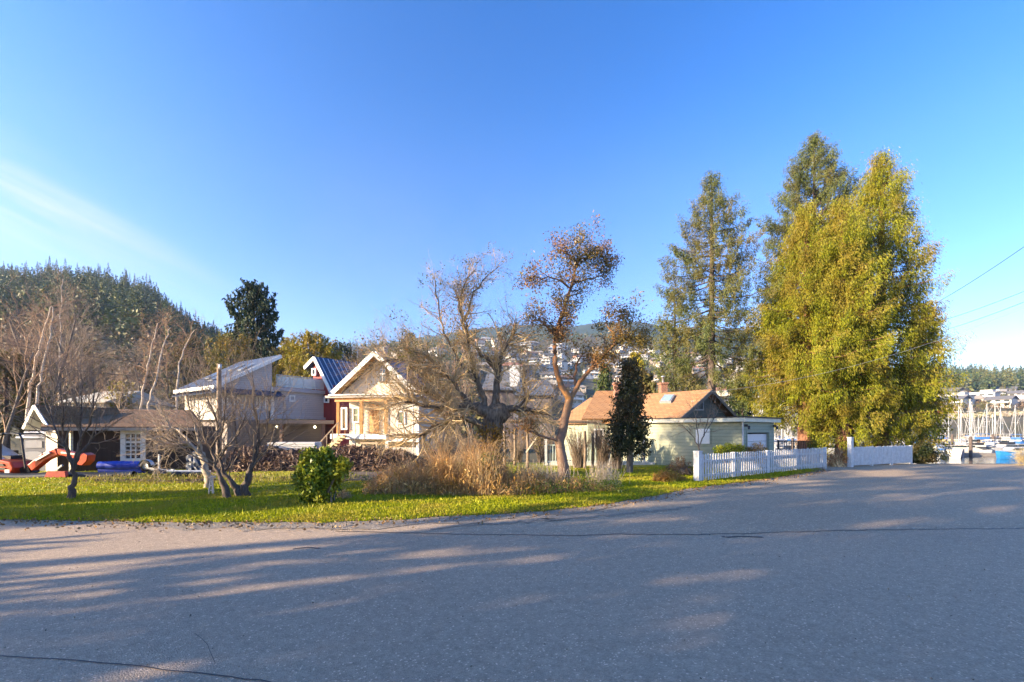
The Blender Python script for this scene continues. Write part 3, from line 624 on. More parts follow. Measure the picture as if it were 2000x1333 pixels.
# old spreading fruit tree ---------------------------------------------
def old_tree():
    d = 16.5; rng = R(71); z = lambda l: [(x, y, d+o) for x, y, o in l]
    root = thing('old_fruit_tree', tuple(P(958, 932, d)), 'gnarled old leafless tree with thick twisted trunk and wide tangle of twigs', 'tree')
    T = smooth_paths([(z([(966, 940, 0), (964, 900, 0), (958, 860, 0), (962, 828, 0), (968, 805, 0)]), [.42, .36, .33, .38, .34])], 3, 3, .03)
    Ls = [(z([(962, 815, 0), (940, 800, -.1), (912, 790, -.3), (895, 798, -.4), (875, 792, -.5), (850, 770, -.6), (815, 755, -.7)]), [.26, .2, .15, .12, .10, .07, .02]),
          (z([(960, 850, 0), (935, 830, -.2), (905, 815, -.3), (870, 820, -.4), (838, 845, -.6), (800, 852, -.7), (765, 848, -.8)]), [.2, .13, .10, .085, .07, .05, .015]),
          (z([(968, 812, 0), (990, 800, .2), (1015, 795, .3), (1045, 806, .3), (1075, 812, .3)]), [.24, .15, .1, .06, .02]),
          (z([(950, 808, 0), (945, 780, .1), (930, 740, .1), (918, 700, 0), (908, 650, -.1), (900, 600, -.2), (885, 560, -.2)]), [.14, .11, .09, .07, .05, .035, .01]),
          (z([(962, 800, 0), (972, 765, .1), (970, 725, .2), (978, 690, .3), (1000, 660, .3), (1010, 630, .3)]), [.16, .13, .11, .08, .05, .015]),
          (z([(970, 725, .2), (950, 700, .2), (925, 680, .1), (905, 640, .2), (915, 590, .2), (945, 545, .2), (975, 520, .2)]), [.09, .07, .06, .05, .035, .02, .008]),
          (z([(930, 745, .1), (905, 720, .4), (880, 680, .5), (862, 640, .5), (855, 590, .4), (848, 540, .4)]), [.07, .06, .045, .035, .025, .008]),
          (z([(905, 640, .1), (895, 600, 0), (905, 560, 0), (930, 525, 0)]), [.05, .04, .03, .008]),
          (z([(875, 792, -.5), (840, 800, -.9), (800, 780, -1.1), (765, 790, -1.2), (735, 815, -1.2)]), [.08, .06, .045, .03, .01]),
          (z([(850, 770, -.6), (820, 725, -.5), (785, 700, -.4), (745, 705, -.4), (710, 735, -.4)]), [.06, .045, .035, .025, .008]),
          (z([(912, 790, -.3), (890, 750, -.6), (860, 715, -.8), (825, 690, -.9), (790, 680, -.9)]), [.09, .07, .05, .035, .01]),
          (z([(1015, 795, .3), (1030, 770, .3), (1020, 740, .3), (1035, 715, .3)]), [.05, .04, .03, .01])]
    L = smooth_paths(Ls, 4, 3, .035)
    # swollen knot at the fork
    kn = MB().lathe([(0, -.4), (.2, -.34), (.33, -.12), (.3, .12), (.2, .28), (0, .34)], tuple(P(972, 806, d)), 14)
    V = kn.V[0]; V += rng.normal(size=V.shape)*.04; V[:, 0] = P(972, 806, d).x+(V[:, 0]-P(972, 806, d).x)*1.35
    cf = dict(wig=.22, up=lambda l: [.25, .0, -.15, -.25][min(l, 3)], n=[4, 4, 3, 3], ang=(25, 75), ratio=.62, L0=1.35, rr=.5, rmin=.0045, rmax=.035)
    out = []
    for i, (p, r) in enumerate(L):
        n = [20, 16, 12, 16, 12, 12, 12, 10, 17, 18, 20, 10][i]; c2 = dict(cf)
        if i in (3, 5, 6, 7): c2.update(up=lambda l: .5, L0=.9)
        sprout(rng, p, r, dirs_of(p), 1.2, -1, 3, out, c2, t0=.25, n=int(n*3.3))
    bm = barkm('gnarled_bark', (.05, .035, .025), (.26, .20, .14), 3)
    for p, r in T+L[:1]: kn.tubes([(p, r)], 12)
    kn.build('trunk', bm, root)
    for p, r in L[1:]: MB().tubes([(p, r)], 8).build('limb', bm, root)
    MB().tubes([(p, r) for p, r, l in out if l <= 1], 5).build('branches', TWIG_W, root); MB().tubes([(p, r) for p, r, l in out if l > 1], 3).build('twigs', TWIG_W, root)
    # moss and dead leaves caught in the crown
    tips = np.array([p[2] for p, r, l in out if l == 2]); tips = tips[rng.random(len(tips)) < .12]; q = tips[(tips[:, 2] > 3)]
    mb = MB(); clump_leaves(mb, rng, q, 7, .09, .07, .02); mb.build('dead_leaves', leafm('dead_leaves', (.2, .11, .03), (.33, .2, .06), (.22, .2, .03)), root)
    # ivy and hanging dry shoots on the trunk
    C = np.array([tuple(P(960+rng.normal()*12, rng.uniform(835, 935), d-.3+rng.normal()*.1)) for _ in range(420)])
    mb = MB(); clump_leaves(mb, rng, C, 6, .09, .10, .025, (0, -.3, -1), .5); mb.build('ivy', leafm('dry_ivy', (.22, .11, .02), (.36, .22, .04), (.2, .17, .03)), root)
old_tree()

# pruned orchard trees on the lawn --------------------------------------
def orchard(name, label, paths, seeds, cf, mx, cnts, bark, tw, d, base, cut_t=.3):
    paths = [(a, [v*(.72 if v > .1 else .5) for v in b]) for a, b in paths]; cnts = [int(c*1.25) for c in cnts]
    rng = R(seeds); root = thing(name, tuple(P(*base)), label, 'tree', None)
    L = smooth_paths(paths, seeds+1, 3, .02); out = []
    for (p, r), n in zip(L, cnts): sprout(rng, p, r, dirs_of(p), 1.0, -1, mx, out, cf, t0=cut_t, n=n)
    MB().tubes(L, 9).build('trunk', bark, root); MB().tubes([(p, r) for p, r, l in out], 4).build('branches', tw, root); return root
d = 11.85; z = lambda l, d=11.85: [(x, y, d+o) for x, y, o in l]
CFU = dict(wig=.16, up=lambda l: .75 if l == 0 else .35, n=[6, 4, 2], ang=(18, 55), ratio=.5, L0=1.25, rr=.55, rmin=.0065, taper=.35, rmax=.02)
orchard('apple_tree', 'dark many stemmed leafless fruit tree with long upright shoots on the lawn',
        [(z([(477, 978, 0), (480, 950, 0), (487, 925, .1), (497, 900, .1), (505, 874, .1), (503, 830, .1), (497, 780, .1), (492, 720, .1)]), [.17, .14, .11, .095, .08, .055, .035, .012]),
         (z([(474, 977, 0), (462, 955, 0), (448, 938, -.1), (437, 922, -.1), (430, 895, -.1), (426, 850, -.1), (418, 800, -.1), (395, 760, -.2)]), [.16, .13, .10, .09, .07, .05, .035, .012]),
         (z([(446, 977, -.3), (438, 950, -.3), (428, 930, -.3), (420, 906, -.3), (412, 875, -.3), (395, 835, -.4), (372, 800, -.5), (358, 762, -.5)]), [.13, .12, .10, .08, .06, .045, .03, .01]),
         (z([(497, 900, .1), (515, 885, .2), (535, 868, .3), (560, 850, .4), (590, 832, .4)]), [.06, .045, .035, .02, .008]),
         (z([(437, 922, -.1), (455, 900, .3), (462, 860, .4), (458, 810, .4), (450, 760, .4)]), [.06, .05, .04, .03, .01]),
         (z([(412, 875, -.3), (432, 850, -.5), (440, 810, -.6), (438, 750, -.6)]), [.05, .04, .03, .01]),
         (z([(430, 895, -.1), (445, 870, -.4), (470, 840, -.5), (485, 790, -.5)]), [.05, .04, .03, .01]),
         (z([(505, 874, .1), (520, 840, 0), (528, 800, 0), (530, 750, 0)]), [.045, .035, .025, .01])],
        81, CFU, 2, [16, 16, 14, 7, 12, 12, 11, 10], BARK_D, TWIG, d, (462, 978, d))
CFS = dict(wig=.2, up=lambda l: .45 if l == 0 else .2, n=[6, 4, 2], ang=(25, 75), ratio=.55, L0=.95, rr=.55, rmin=.007, rmax=.02)
d2 = 13.6; z2 = lambda l: [(x, y, d2+o) for x, y, o in l]
orchard('apple_tree', 'pale barked leafless fruit tree arching left over the lawn behind the dark stemmed one',
        [(z2([(406, 962, 0), (406, 940, 0), (402, 910, 0), (393, 885, 0), (377, 872, 0), (357, 864, -.1), (335, 868, -.2), (312, 880, -.2)]), [.17, .15, .13, .12, .10, .08, .05, .015]),
         (z2([(377, 872, 0), (360, 850, .3), (340, 838, .4), (318, 830, .5), (298, 838, .5)]), [.08, .06, .045, .03, .01]),
         (z2([(357, 864, -.1), (338, 845, -.4), (322, 815, -.5), (305, 790, -.5)]), [.06, .045, .03, .01]),
         (z2([(393, 885, 0), (385, 850, .1), (378, 815, .1), (370, 780, .1)]), [.07, .05, .035, .01]),
         (z2([(335, 868, -.2), (318, 850, -.5), (300, 855, -.7), (288, 870, -.8)]), [.045, .035, .025, .01])],
        83, CFS, 2, [22, 16, 14, 12, 14], BARK_P, TWIG_P, d2, (406, 962, d2), .45)
d3 = 11.4; z3 = lambda l: [(x, y, d3+o) for x, y, o in l]
orchard('apple_tree', 'small dark leafless fruit tree in front of the orange digger arm',
        [(z3([(141, 984, 0), (140, 960, 0), (142, 935, 0), (145, 912, 0), (152, 895, 0)]), [.125, .11, .10, .095, .085]),
         (z3([(144, 915, 0), (130, 885, -.1), (122, 850, -.2), (125, 800, -.2), (118, 745, -.3)]), [.08, .06, .045, .03, .01]),
         (z3([(148, 900, 0), (156, 870, 0), (158, 835, .1), (162, 790, .1), (158, 730, .1)]), [.08, .06, .045, .03, .01]),
         (z3([(152, 895, 0), (168, 872, .1), (180, 855, .2), (198, 845, .3), (212, 840, .3)]), [.07, .055, .04, .025, .01]),
         (z3([(143, 905, 0), (128, 872, .3), (108, 835, .4), (92, 790, .4), (78, 750, .4)]), [.06, .05, .035, .025, .008]),
         (z3([(156, 870, 0), (175, 830, -.2), (185, 785, -.3), (182, 740, -.3)]), [.05, .04, .025, .01])],
        85, CFU, 2, [0, 13, 13, 12, 13, 11], BARK_D, TWIG, d3, (141, 984, d3))
d4 = 18.2; z4 = lambda l: [(x, y, d4+o) for x, y, o in l]
orchard('young_fruit_tree', 'small vase shaped leafless tree against the pale green garage wall',
        [(z4([(1372, 930, 0), (1370, 900, 0), (1366, 882, 0), (1364, 872, 0)]), [.08, .07, .065, .06]),
         (z4([(1364, 874, 0), (1356, 858, 0), (1345, 842, 0), (1330, 830, 0), (1320, 822, 0)]), [.05, .04, .03, .02, .008]),
         (z4([(1365, 874, 0), (1374, 850, 0), (1382, 825, 0), (1388, 790, 0), (1394, 762, 0)]), [.055, .045, .035, .022, .008]),
         (z4([(1365, 872, 0), (1362, 845, -.2), (1358, 815, -.3), (1352, 780, -.3)]), [.045, .035, .025, .008]),
         (z4([(1374, 850, 0), (1390, 830, .1), (1402, 805, .2), (1412, 780, .2)]), [.035, .028, .02, .008])],
        87, dict(CFS, L0=.7), 1, [0, 9, 10, 10, 8], BARK_G, TWIG, d4, (1370, 930, d4))

# the dark holly beside the house -----------------------------------------
HOLLY = leafm('holly_leaves', (.012, .022, .009), (.045, .055, .02), (.10, .075, .03), scale=.8, trans=.08, rough=.4)
px_tree('holly_tree', 'dark narrow evergreen with a short bare stem beside the pale green wall', 1230, 18.5, 700,
        [(692, 1), (720, 7), (745, 14), (780, 21), (820, 30), (855, 36), (885, 30), (900, 18)], HOLLY, BARK_G, 48, nb=210, cpm=7, k=20, L=.10, W=.026, hang=.4, droop=.2, tip=.1, tr=.13, z0=.9)

# rhododendron on the lawn ------------------------------------------------
def bush(name, label, base, blobs, n, kl, L, W, leaf, seed, stem=None, group=None, cat='shrub', stems=14, flat=(1, 1, 1)):
    rng = R(seed); b = P(*base); root = thing(name, tuple(b), label, cat, group); C = []
    for (px, py, pr, dd) in blobs:
        c = np.array(tuple(P(px, py, base[2]+dd))); r = pr/FP*base[2]; m_ = int(n*pr)
        v = rng.normal(size=(m_, 3)); v /= np.linalg.norm(v, axis=1, keepdims=True); C.append(c+v*r*(rng.random((m_, 1))**.33)*np.array(flat)*(1+.15*np.sin(v[:, :1]*7+v[:, 2:]*5)))
    C = np.vstack(C); C = C[C[:, 2] > .03]; mb = MB(); clump_leaves(mb, rng, C, kl, L*.55, L, W); mb.build('foliage', leaf, root)
    if stem:
        it = []
        for i in range(stems):
            e = C[rng.integers(len(C))]; s = np.array(tuple(b))+rng.normal(size=3)*[.12, .08, 0]; t = np.linspace(0, 1, 5)[:, None]
            it.append((s+(e-s)*t+np.array((0, 0, .25))*np.sin(t*PI)*.3+rng.normal(size=(5, 3))*.02, np.linspace(.03, .008, 5)*(.35 if stems > 100 else 1)))
        MB().tubes(it, 5).build('stems', stem, root)
    return root
RHODO = leafm('rhododendron_leaves', (.035, .08, .012), (.23, .28, .025), (.36, .35, .03), scale=1.3, trans=.2, rough=.35)
bush('rhododendron_bush', 'rounded glossy green shrub with yellowish leaves alone on the lawn', (632, 990, 10.7),
     [(612, 903, 17, 0), (632, 898, 12, .1), (598, 922, 15, 0), (648, 912, 15, .1), (664, 922, 9, 0), (620, 925, 20, -.1), (594, 945, 10, 0), (612, 950, 17, -.1), (640, 948, 14, .1), (604, 972, 11, 0), (628, 972, 9, -.1), (655, 940, 7, .2), (636, 886, 6, 0), (604, 886, 7, .1), (585, 935, 5, .1), (672, 905, 4, 0)], 10, 7, .11, .026, RHODO, 51, BARK_G)
bush('leafy_shrub', 'upright bright green leafy shrub growing out of the brambles', (952, 975, 12.6), [(950, 905, 17, 0), (955, 935, 19, 0), (946, 955, 16, 0)], 8, 8, .07, .02, RHODO, 52, BARK_G)
bush('dark_shrub', 'dark rounded shrub at the right end of the white board fence', (1800, 908, 25.5), [(1800, 890, 21, 0), (1790, 898, 16, 0), (1812, 898, 14, 0), (1802, 878, 13, 0)], 22, 9, .11, .032, HOLLY, 53, BARK_G)
ORG = leafm('orange_shrub_leaves', (.28, .13, .03), (.42, .24, .07), (.3, .25, .04), scale=2)
bush('heather_clump', 'orange yellow tussock at the near end of the picket fence', (1298, 950, 15.2), [(1300, 935, 17, 0), (1288, 944, 12, 0), (1316, 940, 14, .2), (1330, 942, 10, .3)], 24, 8, .10, .010, ORG, 54, None, flat=(1.2, 1, .8))
bush('dry_shrub', 'brownish twiggy shrub against the foot of the pale green wall', (1335, 925, 17.2), [(1325, 905, 14, 0), (1343, 915, 14, 0), (1310, 916, 10, 0)], 7, 4, .05, .015, leafm('brown_leaves', (.12, .07, .04), (.26, .15, .07)), 55, TWIG, stems=60)
bush('orange_shrub', 'russet shrub behind the picket fence in front of the garage door', (1478, 905, 19.1), [(1478, 880, 16, 0), (1462, 885, 12, 0), (1492, 886, 10, 0)], 16, 6, .06, .01, ORG, 56, TWIG_W, stems=50)
bush('green_shrub', 'low olive green shrub behind the picket fence below the garage corner', (1420, 905, 17.4), [(1405, 882, 11, 0), (1425, 878, 11, 0), (1444, 878, 9, 0), (1436, 888, 11, 0)], 15, 7, .06, .018, RHODO, 57, TWIG, stems=30)
bush('russet_hedge', 'reddish brown twiggy shrub in the gap between the two white fences', (1634, 912, 22.2), [(1634, 890, 14, 0), (1622, 897, 11, 0), (1648, 898, 10, 0), (1640, 884, 9, .3)], 16, 5, .07, .010, leafm('russet_leaves', (.22, .10, .05), (.36, .2, .1)), 58, TWIG_W, stems=70)
bush('pampas_clump', 'pale dry grass clump at the right edge above the water', (1994, 908, 22.8), [(1995, 890, 5, 0), (1999, 900, 7, 0)], 14, 7, .3, .005, leafm('straw', (.4, .3, .15), (.55, .45, .25)), 59, None)

# brambles and dry grass ----------------------------------------------------
def thicket():
    rng = R(91)
    def top(px): return np.interp(px, [705, 730, 780, 850, 900, 960, 990, 1040, 1100, 1160, 1215], [958, 918, 893, 880, 858, 855, 895, 910, 926, 938, 955])
    n = 5200; px = np.concatenate([rng.uniform(712, 985, int(n*.72)), rng.uniform(985, 1212, n-int(n*.72))]); dd = rng.uniform(11.9, 14.0, n)+np.clip((px-1000)/200, 0, 1)*.9
    lump = np.clip(.62+.38*np.sin(px*.055+2*np.sin(dd*2.1))*np.sin(px*.13+dd*3), .3, 1)
    bx = (px-1000)/FP*dd; x0 = np.stack([bx, dd, np.zeros(n)], 1)
    zt = EYE-(top(px)-HZ)/FP*dd; h = np.clip(zt, .12, None)*rng.beta(4, 1.6, n)*1.25*lump
    a = rng.uniform(0, 2*PI, n); ln = h*rng.uniform(.15, .75, n); t = np.linspace(0, 1, 5)[None, :, None]
    D = np.stack([np.cos(a)*ln, np.sin(a)*ln*.6, np.zeros(n)], 1)[:, None]
    Pn = x0[:, None]+D*t**1.4+np.array((0, 0, 1.))*h[:, None, None]*np.sin(t*PI*rng.uniform(.5, .72, n)[:, None, None])+rng.normal(size=(n, 5, 3))*.015
    Rn = rng.uniform(.003, .0075, n)[:, None]*np.linspace(1, .35, 5)[None]
    cm = leafm('bramble_canes', (.24, .13, .06), (.55, .40, .21), (.42, .22, .08), scale=1.2, trans=0)
    tag(MB().tube_arr(Pn, Rn, 3).build('brambles', cm), 'tangle of dry orange bramble canes along the middle of the lawn edge', 'brambles', kind='stuff')
    n = 15000; px = np.concatenate([rng.uniform(708, 980, 9500), rng.uniform(980, 1215, n-9500)]); dd = rng.uniform(11.8, 14.1, n)+np.clip((px-1000)/200, 0, 1)*.9
    zt = np.clip(EYE-(top(px)-HZ)/FP*dd, .1, None)*rng.uniform(.0, .85, n)*np.clip(.62+.38*np.sin(px*.055+2*np.sin(dd*2.1))*np.sin(px*.13+dd*3), .3, 1)
    C = np.stack([(px-1000)/FP*dd, dd, zt*.92+.03], 1)
    lm_ = leafm('dry_leaves', (.38, .21, .07), (.68, .48, .2), (.5, .27, .06), scale=1.4, trans=.2)
    tag(MB().leaves(C, rng.normal(size=(n, 3))*[.5, .5, 1], rng.uniform(.06, .22, n), rng.uniform(.005, .022, n), rng).build('dry_grass', lm_), 'straw coloured dry leaves and grass caught in the bramble tangle', 'dry grass', kind='stuff')
    C = np.stack([rng.uniform(708, 1215, 1500), rng.uniform(12.0, 14.5, 1500), rng.uniform(.02, .35, 1500)], 1); C[:, 0] = (C[:, 0]-1000)/FP*C[:, 1]
    mb = MB(); clump_leaves(mb, rng, C, 6, .06, .06, .018); tag(mb.build('ground_ivy', RHODO), 'low green leaves growing at the foot of the brambles', 'ivy', kind='stuff')
thicket()

TWL = leafm('twiggy_leaves', (.16, .10, .06), (.36, .26, .16), (.24, .22, .06), scale=2)
for i, (px, py, rr, d, w) in enumerate(((1008, 942, 17, 13.6, 'just right of the leafy green shrub'), (1036, 934, 20, 14.2, 'left of the arbutus base'), (1075, 940, 22, 13.8, 'directly in front of the arbutus base'), (1128, 948, 17, 14.0, 'right of the arbutus base'), (1165, 952, 14, 14.3, 'between the arbutus and the holly'), (735, 955, 14, 12.6, 'at the left end of the brambles'), (672, 965, 12, 11.4, 'beside the rounded green shrub'))):
    bush('twiggy_shrub', 'low brown twiggy shrub '+w, (px, min(985, HZ+FP*EYE/d), d), [(px, py, rr, 0), (px-rr*.8, py+8, rr*.6, .2), (px+rr*.8, py+8, rr*.6, -.1)], 3.2, 3, .06, .012, TWL, 560+i, TWIG_W, 'twiggy shrubs among the brambles', stems=110)
rng = R(599); n = 420; px = np.concatenate([rng.normal(1180, 14, 200), rng.normal(1055, 30, 220)]); dd = rng.uniform(13.6, 14.6, n); x = (px-1000)/FP*dd; h = rng.uniform(.35, .85, n); t = np.linspace(0, 1, 4)[None, :, None]
Pn = np.stack([x, dd, np.zeros(n)], 1)[:, None]+np.stack([rng.normal(size=n)*.12, rng.normal(size=n)*.1, h], 1)[:, None]*t
tag(MB().tube_arr(Pn, np.full((n, 4), .005), 3).build('dry_stalks', leafm('pale_stalks', (.4, .3, .2), (.6, .5, .36), trans=0)), 'pale upright dead stalks standing around the arbutus base', 'dry stalks', kind='stuff')

GT = leafm('grey_twig_leaves', (.10, .07, .05), (.24, .18, .13), (.2, .13, .06), scale=1)
for i, (px, py, rr, d, w, st) in enumerate(((868, 852, 34, 24.5, 'left of the old tree trunk', 260), (915, 862, 26, 22, 'just left of the old tree trunk', 200), (1010, 862, 26, 24, 'just right of the old tree trunk', 180), (1060, 852, 30, 25, 'left of the arbutus trunk', 220), (1130, 858, 26, 20.8, 'right of the arbutus trunk', 220), (1178, 846, 24, 20.6, 'left of the dark holly', 240), (1205, 868, 20, 20.2, 'under the dark holly', 160), (832, 872, 20, 22, 'at the right end of the dark heap', 120))):
    bush('leafless_shrub', 'grey brown leafless shrub '+w, (px, HZ+FP*EYE/d, d), [(px, py, rr, 0), (px-rr*.6, py-rr*.5, rr*.7, .3), (px+rr*.6, py-rr*.3, rr*.7, -.2)], 1.2, 3, .07, .012, GT, 590+i, TWIG, 'leafless shrubs around the old tree', stems=st)
# ---------------------------------------------------------------- buildings
def V3(*a): return Vector(a)
class FacXY(Fac):
    def __init__(s, a, b):
        s.a = Vector((a[0], a[1], 0)); s.b = Vector((b[0], b[1], 0)); s.t = (s.b-s.a).normalized(); n = Vector((s.t.y, -s.t.x, 0))
        s.n = n if n.dot(-s.a) > 0 else -n
def slab(mb, pts, th=.12): 
    n = (pts[1]-pts[0]).cross(pts[2]-pts[0]).normalized()
    if n.z > 0: n = -n
    mb.prism(pts, n*th); return mb
def window(F, x0, y0, x1, y1, root, nx=1, ny=1, off=.04, fr=.09, mu=.035, fm=None, gm=None, label=None, mid=None):
    fm = fm or WHITE; a = F.pt(x0, (y0+y1)/2); b = F.pt(x1, (y0+y1)/2); zt = F.pt((x0+x1)/2, y0).z; zb = F.pt((x0+x1)/2, y1).z
    w = (b-a).length; t = (b-a).normalized(); o = Vector((a.x, a.y, 0)); mb = MB()
    def r(u0, u1, z0, z1, dep, front): mb.prism([o+t*u0+F.n*front+V3(0, 0, z0), o+t*u1+F.n*front+V3(0, 0, z0), o+t*u1+F.n*front+V3(0, 0, z1), o+t*u0+F.n*front+V3(0, 0, z1)], -F.n*dep)
    r(0, fr, zb, zt, .12, off+.04); r(w-fr, w, zb, zt, .12, off+.04); r(fr, w-fr, zt-fr, zt, .12, off+.04); r(fr, w-fr, zb, zb+fr, .12, off+.05)
    for i in range(1, nx): u = fr+(w-2*fr)*i/nx; r(u-mu/2, u+mu/2, zb+fr, zt-fr, .03, off+.005)
    for i in range(1, ny): 
        q = zb+fr+(zt-zb-2*fr)*i/ny; k = mu*2 if mid == i else mu; r(fr, w-fr, q-k/2, q+k/2, .034, off+.008)
    f = mb.build('window', fm, root)
    g = MB(); g.prism([o+t*fr+F.n*(off-.045)+V3(0, 0, zb+fr), o+t*(w-fr)+F.n*(off-.045)+V3(0, 0, zb+fr), o+t*(w-fr)+F.n*(off-.045)+V3(0, 0, zt-fr), o+t*fr+F.n*(off-.045)+V3(0, 0, zt-fr)], -F.n*.02)
    g.build('pane', gm or GLASS, f)
    if label: f['label'] = label
    return f

# brown shed
F = Fac(115, 18.25, 395, 20.2)
r = thing('garden_shed', tuple(G(250, 19)), 'long low dark brown shed with brown shingle roof and one white paned window', 'shed')
BROWN = siding('brown_boards', (.028, .014, .012), .16, vertical=True, ang=.31, gap=.25, dirt=(.04, .024, .02))
mb = MB(); F.hrect(mb, 112, 391, -.1, 1.98, 3.6, 0); mb.build('wall', BROWN, r)
SHN = shingle('brown_shingles', ((.17, .085, .035), (.25, .12, .05), (.12, .075, .03)), .31, .3, .09, 1.8)
E0 = F.pt(92, 834, 0)+F.n*.45; E1 = F.pt(400, 834, 0)+F.n*.45; E0.z = E1.z = 1.93; RL = P(84, 798, 21.2); RR = P(372, 801, 22.9); RL.z = RR.z = 2.8
B0 = RL+(RL-E0); B1 = RR+(RR-E1); B0.z = B1.z = 1.9
mb = MB(); slab(mb, [E0, E1, RR, RL], .07); slab(mb, [RL, RR, B1, B0], .07); slab(mb, [E1, B1, RR], .07); mb.build('roof', SHN, r)
mb = MB(); mb.bar(E0-V3(0, 0, .10), E1-V3(0, 0, .10), .05, .12); mb.build('gutter', plain('grey_gutter', (.3, .27, .24), .5), r)
window(F, 236.5, 840, 285, 903, r, 3, 6, .05, .17, .045, mid=4)
# white gable shed at its left
F = Fac(60, 18.3, 112, 17.9)
r = thing('white_shed', tuple(G(88, 18.1)), 'small white gabled shed end behind the grey portable toilet', 'shed')
mb = MB(); F.poly(mb, [(62, 925), (111, 925), (111, 838), (96, 836), (70, 800), (56, 836), (62, 838)], .5, -.45); mb.build('wall', siding('white_siding', (.66, .62, .54), .14), r)
ap, lf, rt = F.pt(68.5, 791), F.pt(47, 836), F.pt(97, 836); bk = -F.n*3.0
mb = MB(); slab(mb, [lf, ap, ap+bk, lf+bk], .06); slab(mb, [ap, rt, rt+bk, ap+bk], .06); mb.build('roof', SHN, r)
dn = V3(0, 0, -.05); mb = MB(); mb.bar(lf+dn+F.n*.03, ap+dn+F.n*.03, .04, .14); mb.bar(ap+dn+F.n*.03, rt+dn+F.n*.03, .04, .14)
slab(mb, [lf+V3(0, 0, -.09), ap+V3(0, 0, -.09), ap+V3(0, 0, -.09)+bk*.3, lf+V3(0, 0, -.09)+bk*.3], .02); mb.build('bargeboard', WHITE, r)

# grey modern house -----------------------------------------------------------
C0 = V3(-21.7, 34, 0); t1 = V3(.574, .819, 0); t2 = V3(-.819, .574, 0)
r = thing('grey_house', tuple(C0), 'pale grey two storey house with a steep single slope metal roof, balcony and carport', 'house')
SHADE_GREY = siding('shade_grey_lap_siding', (.40, .385, .40), .17, var=.06, gap=.55); CREAM = siding('cream_lap_siding', (.62, .58, .50), .17, var=.06, gap=.6)  # the grey holds the shade of the house's right-hand walls in its colour
FR = FacXY(C0, C0+t1*11); FL = FacXY(C0+t2*7.2, C0)
mb = MB(); top = lambda s: 5.45+(7.9-5.45)*s/4.2
P4 = C0+t1*3.75
mb.prism([C0+V3(0, 0, 2.6), P4+V3(0, 0, 2.6), P4+V3(0, 0, top(3.75)-.12), C0+V3(0, 0, top(0)-.12)], t2*6.6); mb.build('wall', SHADE_GREY, r)
mb = MB(); mb.prism([C0+V3(0, 0, 2.58)-t1*.02, C0+V3(0, 0, 5.28)-t1*.02, C0+t2*6.6+V3(0, 0, 5.28)-t1*.02, C0+t2*6.6+V3(0, 0, 2.58)-t1*.02], -t1*.03); mb.build('wall', CREAM, r)  # sunlit face of the same house, made lighter: sunlight put into the colour
mb = MB(); mb.prism([C0+t1*.4+V3(0, 0, -.2), C0+t1*3.7+V3(0, 0, -.2), C0+t1*3.7+V3(0, 0, 2.55), C0+t1*.4+V3(0, 0, 2.55)], t2*6.4); mb.build('lower_wall', siding('taupe_siding', (.25, .21, .19), .17, gap=.6), r)
MET = plain('light_metal_roof', (.36, .39, .44), .35, .12, 1.5, .3, 0); METB = plain('blue_metal_roof', (.055, .085, .15), .4, .15, 1.5, .3, 0)
o = -t1*.7-t2*.5; ex = t2*7.4; q0 = C0+o; q0.z = top(-.7); q1 = C0+t1*4.25-t2*.5; q1.z = top(4.25)
mb = MB(); slab(mb, [q0, q1, q1+ex, q0+ex], .16)
for i in range(16): mb.bar(q0+t2*(.2+i*.45)+V3(0, 0, .02), q1+t2*(.2+i*.45)+V3(0, 0, .02), .04, .05)
mb.build('roof', MET, r)
mb = MB(); mb.bar(q0-V3(0, 0, .12)-t2*.03, q1-V3(0, 0, .12)-t2*.03, .05, .26); mb.bar(q0-V3(0, 0, .12)-t1*.03, q0+ex-V3(0, 0, .12)-t1*.03, .05, .26); mb.build('fascia', WHITE, r)
sl = (q1-q0).normalized(); up = sl.cross(t2).normalized(); up = up if up.z > 0 else -up
for u, v in ((1.6, 2.7), (2.2, 4.6), (3.2, 1.1), (3.6, 3.4)):
    c = q0+sl*u+t2*v+up*.08; mb = MB(); mb.prism([c-sl*.6-t2*.35, c+sl*.6-t2*.35, c+sl*.6+t2*.35, c-sl*.6+t2*.35], up*.1); k = mb.build('skylight', STEEL, r)
    c = c+up*.102; MB().prism([c-sl*.5-t2*.26, c+sl*.5-t2*.26, c+sl*.5+t2*.26, c-sl*.5+t2*.26], up*.01).build('pane', GLASS, k)
for x0, x1, y0, y1 in ((374, 382, 773, 795), (407, 416, 773, 792), (419, 428, 773, 792)): window(FL, x0, y0, x1, y1, r, 1, 1, .08, .07)
for x0, x1, y0, y1 in ((443, 459, 773, 792), (463, 480, 773, 792), (500, 508, 774, 800), (517, 522, 776, 800)): window(FR, x0, y0, x1, y1, r, 1, 1, .03, .08)
mb = MB()   # pent roof over the first floor windows
for Fx, a, b in ((FR, C0-t1*.9, C0+t1*4.4), (FL, C0+t2*6.7, C0-t2*.9)):
    a = a+Fx.n*0; A0 = a+V3(0, 0, 4.95); B0 = b+V3(0, 0, 4.95); o_ = Fx.n*.95+V3(0, 0, -.42)
    slab(mb, [A0, B0, B0+o_, A0+o_], .08)
    L = (b-a).length; 
    for i in range(int(L/.4)): s_ = a+(b-a).normalized()*(.2+i*.4)+V3(0, 0, 4.97); mb.bar(s_, s_+o_, .04, .05)
mb.build('pent_roof', METB, r)
for c in (C0, P4): MB().box((c.x, c.y, 3.95), (.24, .24, 2.7), rz=math.atan2(t1.y, t1.x)).build('corner_trim', WHITE, r)
